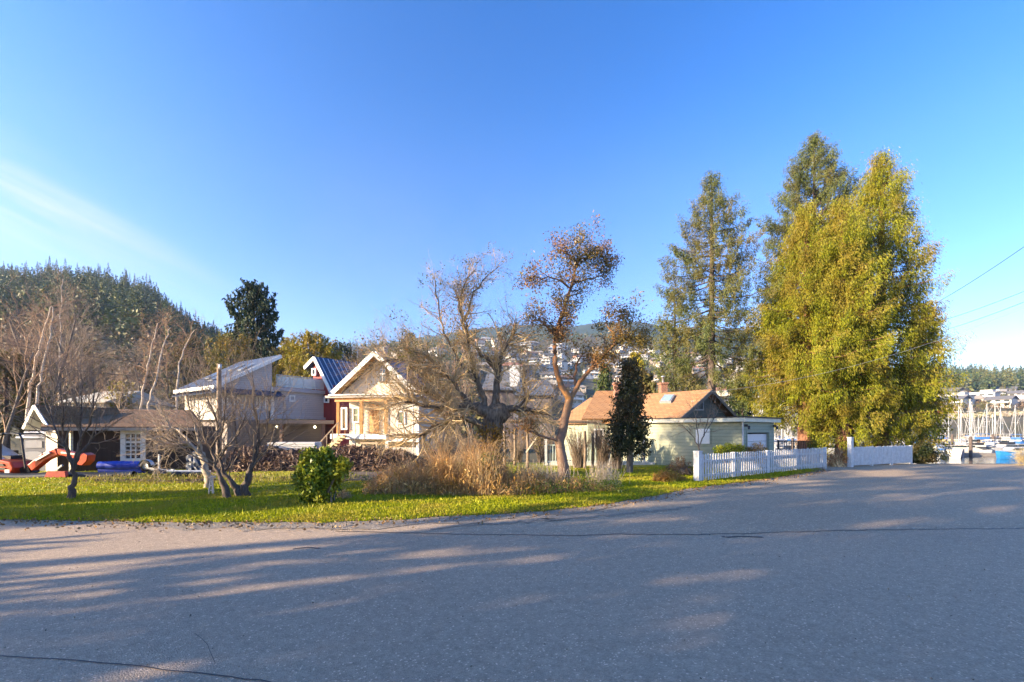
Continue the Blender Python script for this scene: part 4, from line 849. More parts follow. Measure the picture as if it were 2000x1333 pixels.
# clapboard wing with roof deck
P5 = P4+t1*6.4; mb = MB(); mb.prism([P4+V3(0, 0, 2.9), P5+V3(0, 0, 2.9), P5+V3(0, 0, 5.0), P4+V3(0, 0, 5.0)], t2*5); mb.build('wing_wall', SHADE_GREY, r)
mb = MB(); mb.prism([P4-t2*.25+V3(0, 0, 5.0), P5-t2*.25+V3(0, 0, 5.0), P5-t2*.25+V3(0, 0, 5.3), P4-t2*.25+V3(0, 0, 5.3)], t2*5.2); mb.prism([P4-t2*.28+V3(0, 0, 2.7), P5-t2*.28+V3(0, 0, 2.7), P5-t2*.28+V3(0, 0, 2.9), P4-t2*.28+V3(0, 0, 2.9)], t2*1.0); mb.build('parapet', plain('lavender_grey_trim', (.36, .34, .36), .6), r)
window(FR, 564.5, 773, 576, 785.5, r, 1, 1, .03, .1)
gr = glassm('deck_glass', (.12, .16, .15), .1); rail = MB(); 
for i in range(6): rail.bar(P4+t1*(.3+i*1.15)-t2*.1+V3(0, 0, 5.3), P4+t1*(.3+i*1.15)-t2*.1+V3(0, 0, 6.3), .04)
rail.bar(P4+t1*.3-t2*.1+V3(0, 0, 6.32), P4+t1*6.1-t2*.1+V3(0, 0, 6.32), .05); k = rail.build('deck_railing', STEEL, r)
m_, nt_, b_2 = mk('clear_glass'); b_2.inputs['Base Color'].default_value = (.75, .85, .82, 1); b_2.inputs['Alpha'].default_value = .35; b_2.inputs['Roughness'].default_value = .05
MB().prism([P4+t1*.35-t2*.1+V3(0, 0, 5.38), P4+t1*6-t2*.1+V3(0, 0, 5.38), P4+t1*6-t2*.1+V3(0, 0, 6.25), P4+t1*.35-t2*.1+V3(0, 0, 6.25)], t2*.012).build('glass_panel', m_, k)
mb = MB(); c = P4+t1*3.4+t2*2.5+V3(0, 0, 5.9); mb.box(tuple(c), (2.6, .9, 1.1), rz=math.atan2(t1.y, t1.x)); mb.build('deck_cabinet', CREAM, r)
# carport
K0 = G(500, 34.2); K1 = G(652, 37.2); FK = FacXY(K0, K1); TA = siding('brown_grey_siding', (.20, .165, .15), .17, gap=.6)
mb = MB(); FK.hrect(mb, 505, 652, 2.28, 2.58, 3.2, 0); mb.build('carport_roof', plain('tan_beam', (.26, .2, .16), .7), r)
mb = MB(); FK.hrect(mb, 500, 648, -.2, 2.28, .2, -3.0); mb.build('carport_wall', TA, r)
for x in (548, 630): mb = MB(); a = FK.pt(x, HZ); mb.box((a.x, a.y+.15, 1.0), (.22, .22, 2.55)); mb.build('post', plain('brown_post', (.12, .07, .05), .7), r)
em = bpy.data.materials.new('lamp_glow'); em.use_nodes = True; e_ = em.node_tree.nodes['Principled BSDF']; e_.inputs['Emission Color'].default_value = (1, .82, .5, 1); e_.inputs['Emission Strength'].default_value = 3; e_.inputs['Base Color'].default_value = (.8, .7, .5, 1)
for x in (540.5, 615): c = P(x, 834.5, 37.0 if x < 600 else 38.6); MB().lathe([(0, -.1), (.07, -.08), (.1, 0), (.07, .08), (0, .1)], tuple(c), 10).build('wall_lamp', em, r)

# red tower with blue metal roof ------------------------------------------------
F = Fac(604, 41.5, 650, 39.5)
r = thing('red_house', tuple(G(625, 40.5)), 'narrow red boarded house with white bargeboards and a dark blue ribbed metal roof', 'house')
RED = siding('red_boards', (.30, .035, .028), .2, var=.12, vertical=True, ang=-.6, gap=.5)
mb = MB(); F.poly(mb, [(605, 880), (656, 880), (654, 772), (650, 768), (614, 703), (604.5, 712)], 8, -.35); mb.build('wall', RED, r)
ap, lf, rt = F.pt(613.8, 696.5), F.pt(594.5, 716.5), F.pt(650.5, 771); bk = -F.n*9
mb = MB(); slab(mb, [ap, rt, rt+bk, ap+bk], .12); slab(mb, [lf, ap, ap+bk, lf+bk], .12); mb.build('roof', METB, r)
mb = MB(); nrm_ = (rt-ap).cross(bk).normalized(); nrm_ = nrm_ if nrm_.z > 0 else -nrm_
for i in range(17): a = ap+bk.normalized()*(.3+i*.5)+nrm_*.03; mb.bar(a+(rt-ap)*.03, a+(rt-ap)*.97, .05, .07)
mb.build('roof_rib', plain('pale_metal_ribs', (.55, .6, .68), .3, .1, 3, .3, 0), r)
dn = V3(0, 0, -.14); mb = MB(); mb.bar(lf+dn+F.n*.04, ap+dn+F.n*.04, .06, .34); mb.bar(ap+dn+F.n*.04, rt+dn+F.n*.04, .06, .34); mb.build('bargeboard', WHITE, r)
F0 = Fac(604, 41.75, 650, 39.75)
window(F0, 610, 719.5, 618.3, 733.5, r, 1, 1, .05, .12); window(F0, 634, 775, 642.5, 787, r, 1, 1, .05, .1)
mb = MB(); F0.hrect(mb, 600, 652, 2.4, 2.6, .4, .35); mb.build('ledge', plain('grey_ledge', (.2, .17, .15)), r)

# white house with timber porch ---------------------------------------------------
F = Fac(640, 33.5, 820, 32.0)
r = thing('white_house', tuple(G(735, 33)), 'white gabled house with orange timber porch, raised deck and outside stairs', 'house')
WSID = siding('white_lap_siding', (.57, .53, .46), .15, var=.06, gap=.75)
ap, lf, rt = F.pt(731, 686.5), F.pt(649, 765), F.pt(813, 764); bk = -F.n*5.6
mb = MB(); F.poly(mb, [(657, 885), (657, 775), (818, 775), (818, 885)], 3.4, -1.7); F.poly(mb, [(657, 774), (657, 766), (731, 697), (806, 764), (818, 774)], 4.2, -.85); mb.build('wall', WSID, r)
mb = MB(); F.poly(mb, [(757, 783), (818, 783), (818, 862), (757, 862)], 1.6, -.1); mb.build('bay_wall', WSID, r)
mb = MB(); slab(mb, [lf, ap, ap+bk, lf+bk], .1); slab(mb, [ap, rt, rt+bk, ap+bk], .1); mb.build('roof', METB, r)
d_ = V3(0, 0, -.13); mb = MB(); slab(mb, [lf+d_, ap+d_, ap+d_-F.n*.83, lf+d_-F.n*.83], .03); slab(mb, [ap+d_, rt+d_, rt+d_-F.n*.83, ap+d_-F.n*.83], .03)
for i in range(9): a = ap+d_+V3(0, 0, -.03)+(lf-ap)*(.06+i*.11); mb.bar(a-F.n*.1, a-F.n*.8, .07, .1)
mb.build('soffit', WOOD_O, r)
mb = MB(); dn = V3(0, 0, -.12); mb.bar(lf+dn+F.n*.04, ap+dn+F.n*.04, .06, .32); mb.bar(ap+dn+F.n*.04, rt+dn+F.n*.04, .06, .32); mb.build('bargeboard', WHITE, r)
FW = Fac(640, 35.24, 820, 33.74)   # plane of the recessed wall
FA = Fac(640, 34.37, 820, 32.87)
def arch_window():
    mb = MB(); o = [(741, 747), (741, 720), (745, 714), (748.5, 711.5), (752, 714), (756, 720), (756, 747)]; FA.poly(mb, o, .1, .08); k = mb.build('window', plain('dark_frame', (.10, .07, .05)), r)
    g = MB(); FA.poly(g, [(743, 745), (743, 721), (746, 716.5), (748.5, 714.5), (751, 716.5), (754, 721), (754, 745)], .02, .105); g.build('pane', GLASS, k)
    h = MB(); h.bar(FA.pt(748.5, 745)+FA.n*.12, FA.pt(748.5, 715)+FA.n*.12, .05); h.bar(FA.pt(743, 731)+FA.n*.12, FA.pt(754, 731)+FA.n*.12, .05); h.bar(FA.pt(743, 722)+FA.n*.12, FA.pt(754, 722)+FA.n*.12, .04); h.build('muntin', WHITE, k)
arch_window()
mb = MB(); F.hrect(mb, 640, 812, 4.12, 4.28, 1.9, .35); mb.build('porch_roof', plain('grey_fascia', (.33, .3, .28)), r)
mb = MB(); F.hrect(mb, 655, 760, 3.85, 4.12, .25, .1); mb.build('porch_beam', WOOD_O, r)
for x in (660, 705.5, 753.5): a = F.pt(x, HZ); MB().box((a.x, a.y+.05, 2.68), (.2, .2, 2.36)).build('porch_post', WOOD_O, r)
mb = MB(); F.hrect(mb, 649, 757, 1.14, 1.5, 1.75, .25); mb.build('deck', WHITE, r)
for x in (652, 690, 755): a = F.pt(x, HZ); MB().box((a.x, a.y+.12, .5), (.22, .22, 1.28)).build('deck_post', WHITE, r)
mb = MB(); a = FW.pt(731, HZ)+FW.n*.04; MB().prism([FW.pt(722, HZ)+FW.n*.05+V3(0, 0, 1.55-EYE), FW.pt(740, HZ)+FW.n*.05+V3(0, 0, 1.55-EYE), FW.pt(740, HZ)+FW.n*.05+V3(0, 0, 3.75-EYE), FW.pt(722, HZ)+FW.n*.05+V3(0, 0, 3.75-EYE)], -FW.n*.06).build('door', WOOD_O, r)
window(FW, 689, 796, 702.5, 826, r, 1, 2, .06, .1, gm=glassm('green_glass', (.03, .10, .08))); window(FW, 667, 796, 679, 840, r, 1, 1, .06, .12); window(FW, 727, 800, 735, 820, r, 1, 1, .08, .08, fm=WOOD_O)
window(Fac(640, 33.6, 820, 32.1), 776, 803, 792, 829, r, 1, 1, .05, .1, gm=glassm('green_glass', (.03, .10, .08)))
mb = MB(); F.hrect(mb, 757, 818, .95, 1.12, .08, .0); F.hrect(mb, 814, 819, -.1, 3.4, .2, .1); mb.build('trim', WHITE, r)
mb = MB(); F.hrect(mb, 757, 818, -.3, .55, 1.6, -.15); mb.build('foundation', CONC, r)
mb = MB(); a0 = F.pt(674, HZ); a1 = F.pt(640, HZ)       # stairs go down to the left, in front of the deck
for k in range(7):
    f = k/7; c = a0+(a1-a0)*f; mb.box((c.x, c.y-.75, 1.4-k*.2), (.34, .95, .05))
for yy in (-.28, -1.22): mb.bar((a0.x+.1, a0.y+yy, 1.38), (a1.x, a1.y+yy, -.02), .05, .24)
k = mb.build('stairs', WOODP, r)
mb = MB()
for f in (0, .33, .66, 1): c = a0+(a1-a0)*f; mb.bar((c.x, c.y-1.24, 1.4-f*1.4), (c.x, c.y-1.24, 2.35-f*1.4), .06)
mb.bar((a0.x, a0.y-1.24, 2.35), (a1.x, a1.y-1.24, .95), .06, .08); mb.build('handrail', WOOD_D, r)
mb = MB()
for x in (664, 674, 684, 694): a = F.pt(x, HZ); mb.bar((a.x, a.y-.02, 1.5), (a.x, a.y-.02, 2.3), .03)
mb.build('baluster', WOOD_O, r)

# green garage and orange roofed house ----------------------------------------------
GC = V3(9.6, 19.0, 0); u1 = V3(.766, .643, 0); u2 = V3(-.643, .766, 0)
r = thing('green_garage', tuple(GC), 'flat roofed pale green boarded garage with white fascia and white roller door', 'garage')
PG = siding('pale_green_siding', (.31, .33, .23), .15, var=.07, gap=.55, dirt=(.37, .37, .29)); PG_SHADE = siding('shaded_green_siding', (.24, .30, .25), .15, var=.07, gap=.6)  # second green is the same siding with the door side's shade in its colour
mb = MB(); mb.prism([GC+V3(0, 0, -.35), GC+V3(0, 0, 2.14), GC+u2*4.5+V3(0, 0, 2.14), GC+u2*4.5+V3(0, 0, -.35)], u1*.12); mb.build('wall', PG, r)
FD = FacXY(GC, GC+u1*3.4); FS = FacXY(GC+u2*4.5, GC)
# front wall with a real opening for the door
mb = MB(); L0, L1, DH = .42, 2.86, 1.68
def fr_(a, b, z0, z1, dep=.14, off=0.0, M_=None): (M_ or mb).prism([GC+u1*a-u2*off+V3(0, 0, z0), GC+u1*b-u2*off+V3(0, 0, z0), GC+u1*b-u2*off+V3(0, 0, z1), GC+u1*a-u2*off+V3(0, 0, z1)], u2*dep)
fr_(.122, L0, -.3, 2.14); fr_(L1, 3.4, -.3, 2.14); fr_(L0, L1, DH, 2.14); mb.prism([GC+u1*3.4+u2*.14+V3(0, 0, -.3), GC+u1*3.4+u2*4.5+V3(0, 0, -.3), GC+u1*3.4+u2*4.5+V3(0, 0, 2.14), GC+u1*3.4+u2*.14+V3(0, 0, 2.14)], -u1*.12); mb.build('wall', PG_SHADE, r)
mb = MB(); DWM = plain('white_roller_door', (.62, .62, .66), .5, .08, 2, bmp=0)
for i in range(5): fr_(L0+.08, L1-.08, -.02+i*.33, -.02+i*.33+.315, .04, -.10)
dr = mb.build('garage_door', DWM, r)
mb = MB(); fr_(L0, L0+.08, -.1, DH, .12, .02); fr_(L1-.08, L1, -.1, DH, .12, .02); fr_(L0, L1, DH, DH+.09, .12, .02); mb.build('door_frame', PG_SHADE, r)
mb = MB(); e = .22
mb.prism([GC-u1*e-u2*e+V3(0, 0, 2.14), GC+u1*3.6-u2*e+V3(0, 0, 2.14), GC+u1*3.6+u2*4.7+V3(0, 0, 2.14), GC-u1*e+u2*4.7+V3(0, 0, 2.14)], V3(0, 0, .17)); mb.build('fascia', plain('cream_fascia', (.62, .6, .48), .6, .25, 4), r)
mb = MB(); mb.prism([GC-u1*(e+.02)-u2*(e+.06)+V3(0, 0, 2.312), GC+u1*3.75-u2*(e+.06)+V3(0, 0, 2.312), GC+u1*3.75+u2*4.7+V3(0, 0, 2.312), GC-u1*(e+.02)+u2*4.7+V3(0, 0, 2.312)], V3(0, 0, .05)); mb.build('roof', plain('black_roofing', (.03, .03, .032), .8, .3), r)
mb = MB(); FS.rect(mb, 1358, 835.5, 1389, 869, .05, .035); k = mb.build('window', PG, r); mb = MB(); FS.rect(mb, 1360, 838, 1387, 867, .02, .05); mb.build('shutter_board', WHITE, k)
for a in (.15, 3.15):
    c = GC+u1*a-u2*.1+V3(0, 0, 1.98); mb = MB(); mb.box(tuple(c), (.1, .1, .1)); mb.lathe([(.05, -.16), (.05, -.02), (.0, 0)], (c.x-u2.x*.12, c.y-u2.y*.12, c.z), 8); mb.build('wall_lamp', BLACKM, r)

r = thing('orange_roof_house', (5.5, 25, 0), 'low green house with a steep orange shingled roof, dark front gable and skylight', 'house')
SHO = shingle('orange_shingles', ((.36, .18, .075), (.46, .25, .11), (.27, .15, .08)), 2.27, .28, .11, 1.35)
X = lambda px, d: (px-1000)/FP*d
NC = V3(7.82, 22, 0); w1 = V3(.766, .643, 0); w2 = V3(-.643, .766, 0); ez, rz = 2.34, 3.92
up_ = lambda v, z: V3(v.x, v.y, z)
EA, EB, RA = NC-w2*.35-w1*.3, NC+w1*6.5-w2*.35, NC+w1*3.1-w2*.35; LEN = 8.2
mb = MB(); slab(mb, [up_(EA, ez-.12), up_(RA, rz), up_(RA+w2*LEN, rz), up_(EA+w2*LEN, ez-.12)], .09); slab(mb, [up_(RA, rz), up_(EB, ez), up_(EB+w2*LEN, ez), up_(RA+w2*LEN, rz)], .09)
WA = [P(1136, 818, 24.6), P(1232, 818, 24.6), P(1232, 763, 27.4), P(1164, 764, 27.4)]; slab(mb, WA, .09); mb.build('roof', SHO, r)
mb = MB(); mb.prism([NC+V3(0, 0, -.3), NC+w2*7.6+V3(0, 0, -.3), NC+w2*7.6+V3(0, 0, 2.2), NC+V3(0, 0, 2.2)], w1*.12); mb.prism([P(1148, 818, 25), P(1240, 818, 25), P(1240, 905, 25), P(1148, 905, 25)], (0, .2, 0)); mb.build('wall', PG, r)
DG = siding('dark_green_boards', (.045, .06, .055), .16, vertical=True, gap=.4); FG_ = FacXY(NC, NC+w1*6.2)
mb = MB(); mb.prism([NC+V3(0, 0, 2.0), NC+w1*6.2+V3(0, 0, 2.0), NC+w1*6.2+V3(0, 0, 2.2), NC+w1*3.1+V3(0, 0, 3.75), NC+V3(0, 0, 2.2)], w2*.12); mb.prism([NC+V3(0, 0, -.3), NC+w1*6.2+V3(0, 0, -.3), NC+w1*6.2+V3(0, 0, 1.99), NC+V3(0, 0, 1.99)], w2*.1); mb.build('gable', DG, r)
mb = MB(); dn = V3(0, 0, -.1)-w2*.03
mb.bar(up_(EA, ez-.12)+dn, up_(RA, rz)+dn, .05, .18); mb.bar(up_(RA, rz)+dn, up_(EB, ez)+dn, .05, .18); mb.build('bargeboard', plain('dark_barge', (.10, .09, .08), .6), r)
window(FG_, 1352, 784, 1372, 803, r, 2, 1, .03, .07, fm=plain('grey_frame', (.22, .23, .23)))
def on_roof(px, py):
    a = up_(EA, ez-.12); n = (up_(RA, rz)-a).cross(w2).normalized(); n = n if n.z > 0 else -n; rr = V3((px-1000)/FP, 1, -(py-HZ)/FP); k = n.dot(a-V3(0, 0, EYE))/n.dot(rr); return V3(0, 0, EYE)+rr*k, n
mb = MB(); q = [on_roof(*p)[0] for p in ((1289, 788), (1311, 788), (1319, 774.5), (1299, 774.5))]; n = on_roof(1300, 780)[1]; mb.prism([v+n*.12 for v in q], -n*.14); k = mb.build('skylight', STEEL, r)
cc = sum(q, V3(0, 0, 0))/4; MB().prism([cc+(v-cc)*.8+n*.125 for v in q], n*.012).build('pane', glassm('sky_glass', (.25, .35, .4), .05), k)
BR = shingle('red_brick', ((.30, .13, .08), (.38, .2, .13), (.25, .14, .1)), 0, .22, .075, 1.0)
for px, w in ((1295, .36), (1205, .34)):
    mb = MB(); mb.box((X(px, 26.6), 26.6, 3.9), (w, .5, 1.2)); mb.box((X(px, 26.6), 26.6, 4.5), (w+.1, .6, .1)); k = mb.build('chimney', BR, r); MB().lathe([(.07, 0), (.07, .35), (.12, .35), (.12, .42), (0, .44)], (X(px, 26.6), 26.6, 4.52), 10).build('chimney_pot', STEEL, k)
# side deck with railing
mb = MB(); mb.box((X(1170, 22.6), 22.7, .12), (5.2, 1.3, .18)); mb.build('deck', WHITE2, r)
tm = plain('teal_white_paint', (.45, .55, .52), .6, .2)
mb = MB(); xs = np.arange(X(1064, 22.1), X(1262, 22.1), .13)
for x in xs: mb.box((x, 22.1, .63), (.035, .035, .84))
for zz in (.24, 1.06): mb.box(((xs[0]+xs[-1])/2, 22.1, zz), (xs[-1]-xs[0], .06, .05))
mb.build('railing', tm, r)
for x in (1066, 1130, 1190, 1258): MB().box((X(x, 22.06), 22.06, .7), (.11, .11, 1.5)).build('deck_post', WHITE2, r)
for x0, x1 in ((1160, 1180), (1200, 1222)): window(Fac(1100, 23.9, 1300, 23.9), x0, 838, x1, 866, r, 2, 1, .0, .07)
# pergola by the old tree
r = thing('pergola', tuple(G(1035, 20.5)), 'weathered timber arbour frame between the old tree and the arbutus', 'arbour')
for x, d in ((985, 20), (1030, 19.6), (1005, 21.5), (1142, 20.4), (1157, 20.6)): a = G(x, d); MB().tubes([([tuple(a), (a.x+.03, a.y, .9), (a.x, a.y, 1.75)], [.07, .065, .06])], 7).build('post', WOOD_D, r)
mb = MB()
for a, b in (((975, 824, 20), (1165, 826, 20.4)), ((985, 822, 21.5), (1175, 824, 21.6))): mb.bar(P(*a), P(*b), .08, .1)
mb.build('beam', WOOD_D, r)
mb = MB(); mb.bar(P(1028, 884, 19.3), P(1066, 830, 19.0), .1, .05); mb.build('brace', plain('pale_board', (.5, .44, .36)), r)
# dark roofed building with white chimney beyond
r = thing('dark_roof_house', tuple(G(1010, 62, -.8)), 'house with dark corrugated roofs and a tall white chimney behind the old tree', 'house')
CORR = shingle('corrugated_roof', ((.10, .11, .13), (.17, .18, .21), (.08, .09, .10)), 0, .9, .25, 1.0)
def gable(root, px0, px1, yr, ye, d, dep, wm, rm, zb=-1, ov=.5):
    x0, x1 = X(px0, d), X(px1, d); ze = P(px0, ye, d).z; zr = P(px0, yr, d+dep/2).z
    MB().box(((x0+x1)/2, d+dep/2, (ze+zb)/2), (x1-x0-2*ov, dep, ze-zb)).build('wall', wm, root)
    mb = MB(); slab(mb, [V3(x0, d-ov, ze), V3(x1, d-ov, ze), V3(x1-.6, d+dep/2, zr), V3(x0+.6, d+dep/2, zr)], .15); slab(mb, [V3(x0, d+dep+ov, ze), V3(x1, d+dep+ov, ze), V3(x1-.6, d+dep/2, zr), V3(x0+.6, d+dep/2, zr)], .15)
    slab(mb, [V3(x0, d-ov, ze), V3(x0, d+dep+ov, ze), V3(x0+.6, d+dep/2, zr)], .1); slab(mb, [V3(x1, d-ov, ze), V3(x1, d+dep+ov, ze), V3(x1-.6, d+dep/2, zr)], .1); mb.build('roof', rm, root)
gable(r, 940, 1010, 728, 762, 60, 9, TA, CORR); gable(r, 1005, 1085, 742, 772, 57, 8, TA, CORR)
MB().box((X(1005, 61), 61, 6.4), (1.3, 1.3, 8)).build('chimney', WHITE, r)
# low white roofed house between the trees on the left
r = thing('white_roof_house', tuple(G(170, 62, -.8)), 'low cream house with a wide pale roof above the brown shed roof', 'house')
gable(r, 118, 214, 764, 786, 62, 12, CREAM, plain('pale_roofing', (.5, .47, .4), .8, .15), -1, .8)
for x in (140, 160, 182): window(Fac(100, 61.9, 220, 61.9), x-4, 789, x+5, 798, r, 1, 1, .05, .15)

# fences ---------------------------------------------------------------------------
def fence(name, label, px0, d0, px1, d1, hgt, pitch, pw, posts, postw, z0=0.02, pm=WHITE2, h_first=1.06, curve=True, seed=1):
    a = G(px0, d0); b = G(px1, d1); L = (b-a).length; t = (b-a)/L; n = V3(t.y, -t.x, 0); rng = R(seed)
    r = thing(name, tuple(a), label, 'fence'); m1 = MB(); k = int(L/pitch); an = math.atan2(t.y, t.x)
    for i in range(k):
        s = (i+.5)*pitch; h = hgt*(1+rng.normal()*.012); c = a+t*s; ry = rng.normal()*.012
        m1.box((c.x+n.x*.045, c.y+n.y*.045, z0+h/2+.03), (pw*rng.uniform(.93, 1.05), .02, h-.06), rz=an, ry=ry)
        e = c+n*.045; q = t*(pw*.45)
        m1.prism([e-q+n*.01+V3(0, 0, z0+h), e+q+n*.01+V3(0, 0, z0+h), e+q*.6+n*.01+V3(0, 0, z0+h+.035), e-q*.6+n*.01+V3(0, 0, z0+h+.035)], -n*.02)
    m1.build('pickets', pm, r)
    for z in (.24, .74): MB().bar(a+V3(0, 0, z), b+V3(0, 0, z), .05, .085).build('rail', pm, r)
    for i, s in enumerate(posts):
        c = a+t*L*s; h = h_first if i == 0 else hgt+.03
        mb = MB(); mb.box((c.x, c.y, h/2), (postw if i == 0 else .1, postw if i == 0 else .1, h), rz=an)
        mb.box((c.x, c.y, h+.015), ((postw if i == 0 else .1)+.03,)*2+(.03,), rz=an); mb.build('post', pm, r)
    return r
fence('picket_fence', 'white picket fence with rounded pickets running from a thick corner post past the garage', 1363, 15.35, 1613, 21.3, .93, .158, .078, [0, .22, .46, .70, .99], .2)
fence('board_fence', 'white close boarded fence with a tall end post beside the driveway gap', 1661, 22.0, 1779, 24.0, .92, .112, .088, [0, .33, .66, 1], .18, h_first=1.42, seed=2)
MB_ = MB(); MB_.bar(G(1612, 22.8, .05), G(1665, 23.3, .05), .2, .1); tag(MB_.build('timber_kerb', WOODP), 'low pale timber edging in the gap between the white fences', 'kerb')
r = thing('metal_railing', tuple(G(1545, 27)), 'dark iron railing behind the picket fence beyond the garage', 'railing')
mb = MB()
for x in np.arange(1522, 1596, 3.4): mb.bar(P(x, 881, 27), P(x, 862, 27), .025)
mb.bar(P(1520, 861.5, 27), P(1598, 862.5, 27), .05); mb.bar(P(1520, 880, 27), P(1598, 880, 27), .04); mb.build('bars', BLACKM, r)
for x in (1520, 1598): MB().bar(P(x, 915, 27), P(x, 860, 27), .08).build('post', BLACKM, r)

# utility poles and wires -------------------------------------------------------------
r = thing('utility_pole', tuple(G(428, 31)), 'weathered wooden utility pole in front of the corner of the grey house', 'utility pole')
MB().tubes([([tuple(G(428, 31, -.2)), tuple(P(428, 780, 31)), tuple(P(428, 711, 31))], [.17, .15, .13])], 12).build('shaft', WOOD_D, r)
MB().lathe([(.06, 0), (.1, .05), (.1, .3), (.05, .36)], tuple(P(430, 722, 30.8)), 8).build('insulator', STEEL, r)
def wire(pts, w, label, name='overhead_wire', m=None, sag=.0, g='overhead wires'):
    a, b = P(*pts[0]), P(*pts[1]); t = np.linspace(0, 1, 24)[:, None]; q = np.array(tuple(a))*(1-t)+np.array(tuple(b))*t; q[:, 2] -= sag*4*(t*(1-t))[:, 0]
    return tag(MB().tubes([(q, np.full(24, w))], 5).build(name, m or BLACKM), label, 'wire', g)
wire([(2060, 440, 22), (1790, 612, 40)], .016, 'dark overhead wire, highest and steepest of the four at the right edge', sag=.25)
wire([(2060, 545, 22), (1790, 640, 40)], .013, 'dark overhead wire, second from the top at the right edge', sag=.2)
wire([(2060, 566, 22), (1790, 660, 40)], .013, 'dark overhead wire, third from the top at the right edge', sag=.2)
wire([(2060, 575, 20), (1366, 768, 23)], .006, 'pale overhead wire crossing in front of the cedars down to the orange roof', m=STEEL, sag=.75)
wire([(-60, 694, 24), (428, 742, 31)], .012, 'overhead wire from the left edge to the wooden pole', sag=.3)
wire([(-60, 660, 24), (428, 716, 31)], .010, 'upper overhead wire from the left edge to the top of the wooden pole', sag=.3)

# gutters and downpipes
GUT = plain('white_gutter', (.5, .5, .5), .5, .2, 4)
wh = COL.objects['white_house']; F = Fac(640, 33.5, 820, 32.0); a, b = F.pt(808, HZ), F.pt(646, HZ)
MB().tubes([([(a.x, a.y-.12, 4.1), (a.x, a.y-.12, 2.0), (a.x, a.y-.12, .3)], [.05]*3)], 8).build('downpipe', GUT, wh)
MB().bar(V3(b.x, b.y-.42, 4.32), V3(F.pt(812, HZ).x, F.pt(812, HZ).y-.42, 4.32), .1, .1).build('gutter', GUT, wh)
gg = COL.objects['green_garage']; c = GC-u1*.06-u2*.06
MB().tubes([([(c.x, c.y, 2.12), (c.x, c.y, 1.0), (c.x, c.y, -.1)], [.035]*3)], 8).build('downpipe', GUT, gg)
gh = COL.objects['grey_house']; c = C0+t1*3.6-t2*.12
MB().tubes([([(c.x, c.y, 4.5), (c.x, c.y, 3.5), (c.x, c.y, 2.6)], [.05]*3)], 8).build('downpipe', GUT, gh)
# ---------------------------------------------------------------- yard things
ORANGE = plain('orange_machine_paint', (.48, .055, .018), .35, .15, 6, bmp=0); PLAS = plain('white_plastic_sheet', (.6, .6, .64), .35, .3, 7, bmp=.8); RUB = plain('black_rubber', (.02, .02, .02), .8, .3)
r = thing('mini_excavator', tuple(G(40, 16.6)), 'orange mini excavator with plastic sheet over its body and folded boom', 'excavator')
d = 16.6; X = lambda px, d: (px-1000)/FP*d
def pp(px, py, dd=0): return P(px, py, d+dd)
mb = MB(); mb.prism([pp(-40, 931, -.5), pp(20, 931, -.5), pp(26, 914, -.5), pp(20, 903, -.5), pp(-2, 898, -.5), pp(-40, 898, -.5)], (0, .85, 0)); mb.build('body', ORANGE, r, .05)
mb = MB(); mb.prism([pp(-12, 911, -.53), pp(8, 911, -.53), pp(5, 906, -.53), pp(-10, 906, -.53)], (0, .02, 0)); mb.prism([pp(-12, 918, -.53), pp(10, 918, -.53), pp(9, 914, -.53), pp(-12, 914, -.53)], (0, .02, 0)); mb.build('vent', BLACKM, r)
mb = MB(); rng = R(3); n = 14; Vv = []
for i in range(n):
    for j in range(9):
        u = i/(n-1); v = j/8*PI; px = -34+62*u; h = (30*math.sin(PI*min(1, (1-u)*.55+.08)))**1
        c = pp(px, 901, .15); rr = h/FP*d*1.35
        Vv.append((c.x+rng.normal()*.015, c.y-math.cos(v)*.42+rng.normal()*.02, c.z-.05+math.sin(v)*rr+rng.normal()*.015))
mb.add(Vv, [(i*9+j, i*9+j+1, (i+1)*9+j+1, (i+1)*9+j) for i in range(n-1) for j in range(8)], True); mb.build('plastic_cover', PLAS, r)
mb = MB()
for dd in (-.45, .75): mb.tubes([([tuple(pp(1, 900, dd)), tuple(pp(1, 860, dd)), tuple(pp(5, 850, dd)), tuple(pp(12, 848, dd)), tuple(pp(38, 848, dd)), tuple(pp(42, 856, dd)), tuple(pp(50, 915, dd))], [.035]*7)], 7)
mb.box(tuple(pp(15, 847.5, .15)), (1.1, 1.4, .05)); mb.build('canopy_frame', BLACKM, r)
mb = MB()
for dd in (-.45, .3):
    pr = [(-45, 941), (28, 941), (34, 937), (34, 932), (28, 929), (-45, 929)]; mb.prism([pp(x, y, dd) for x, y in pr], (0, .32, 0))
mb.build('track', RUB, r)
def beam(pts, w, th, dd=0): 
    mb = MB()
    for (a, b) in zip(pts[:-1], pts[1:]): mb.bar(pp(*a, dd), pp(*b, dd), w, th)
    return mb
beam([(64, 914), (92, 892), (116, 882)], .24, .26, -.2).build('boom', ORANGE, r, .02); beam([(116, 882), (146, 889), (168, 894)], .2, .2, -.2).build('stick', ORANGE, r, .02)
mb = beam([(70, 900), (98, 884)], .07, .07, -.35); mb.bar(pp(112, 917, -.35), pp(122, 909, -.35), .06); k = mb.build('hydraulic_ram', STEEL, r)
mb = MB()
for dd_ in (-.5, -.2): mb.prism([pp(150, 908, dd_), pp(156, 893, dd_), pp(163, 886, dd_), pp(171, 890, dd_), pp(169, 901, dd_), pp(160, 910, dd_)], (0, .03, 0))
for q0_, q1_ in (((163, 886), (171, 890)), ((171, 890), (169, 901)), ((169, 901), (160, 910)), ((160, 910), (150, 908))): mb.prism([pp(*q0_, -.5), pp(*q1_, -.5), pp(q1_[0]-.8, q1_[1]-.8, -.5), pp(q0_[0]-.8, q0_[1]-.8, -.5)], (0, .32, 0))
mb.build('bucket', ORANGE, r)
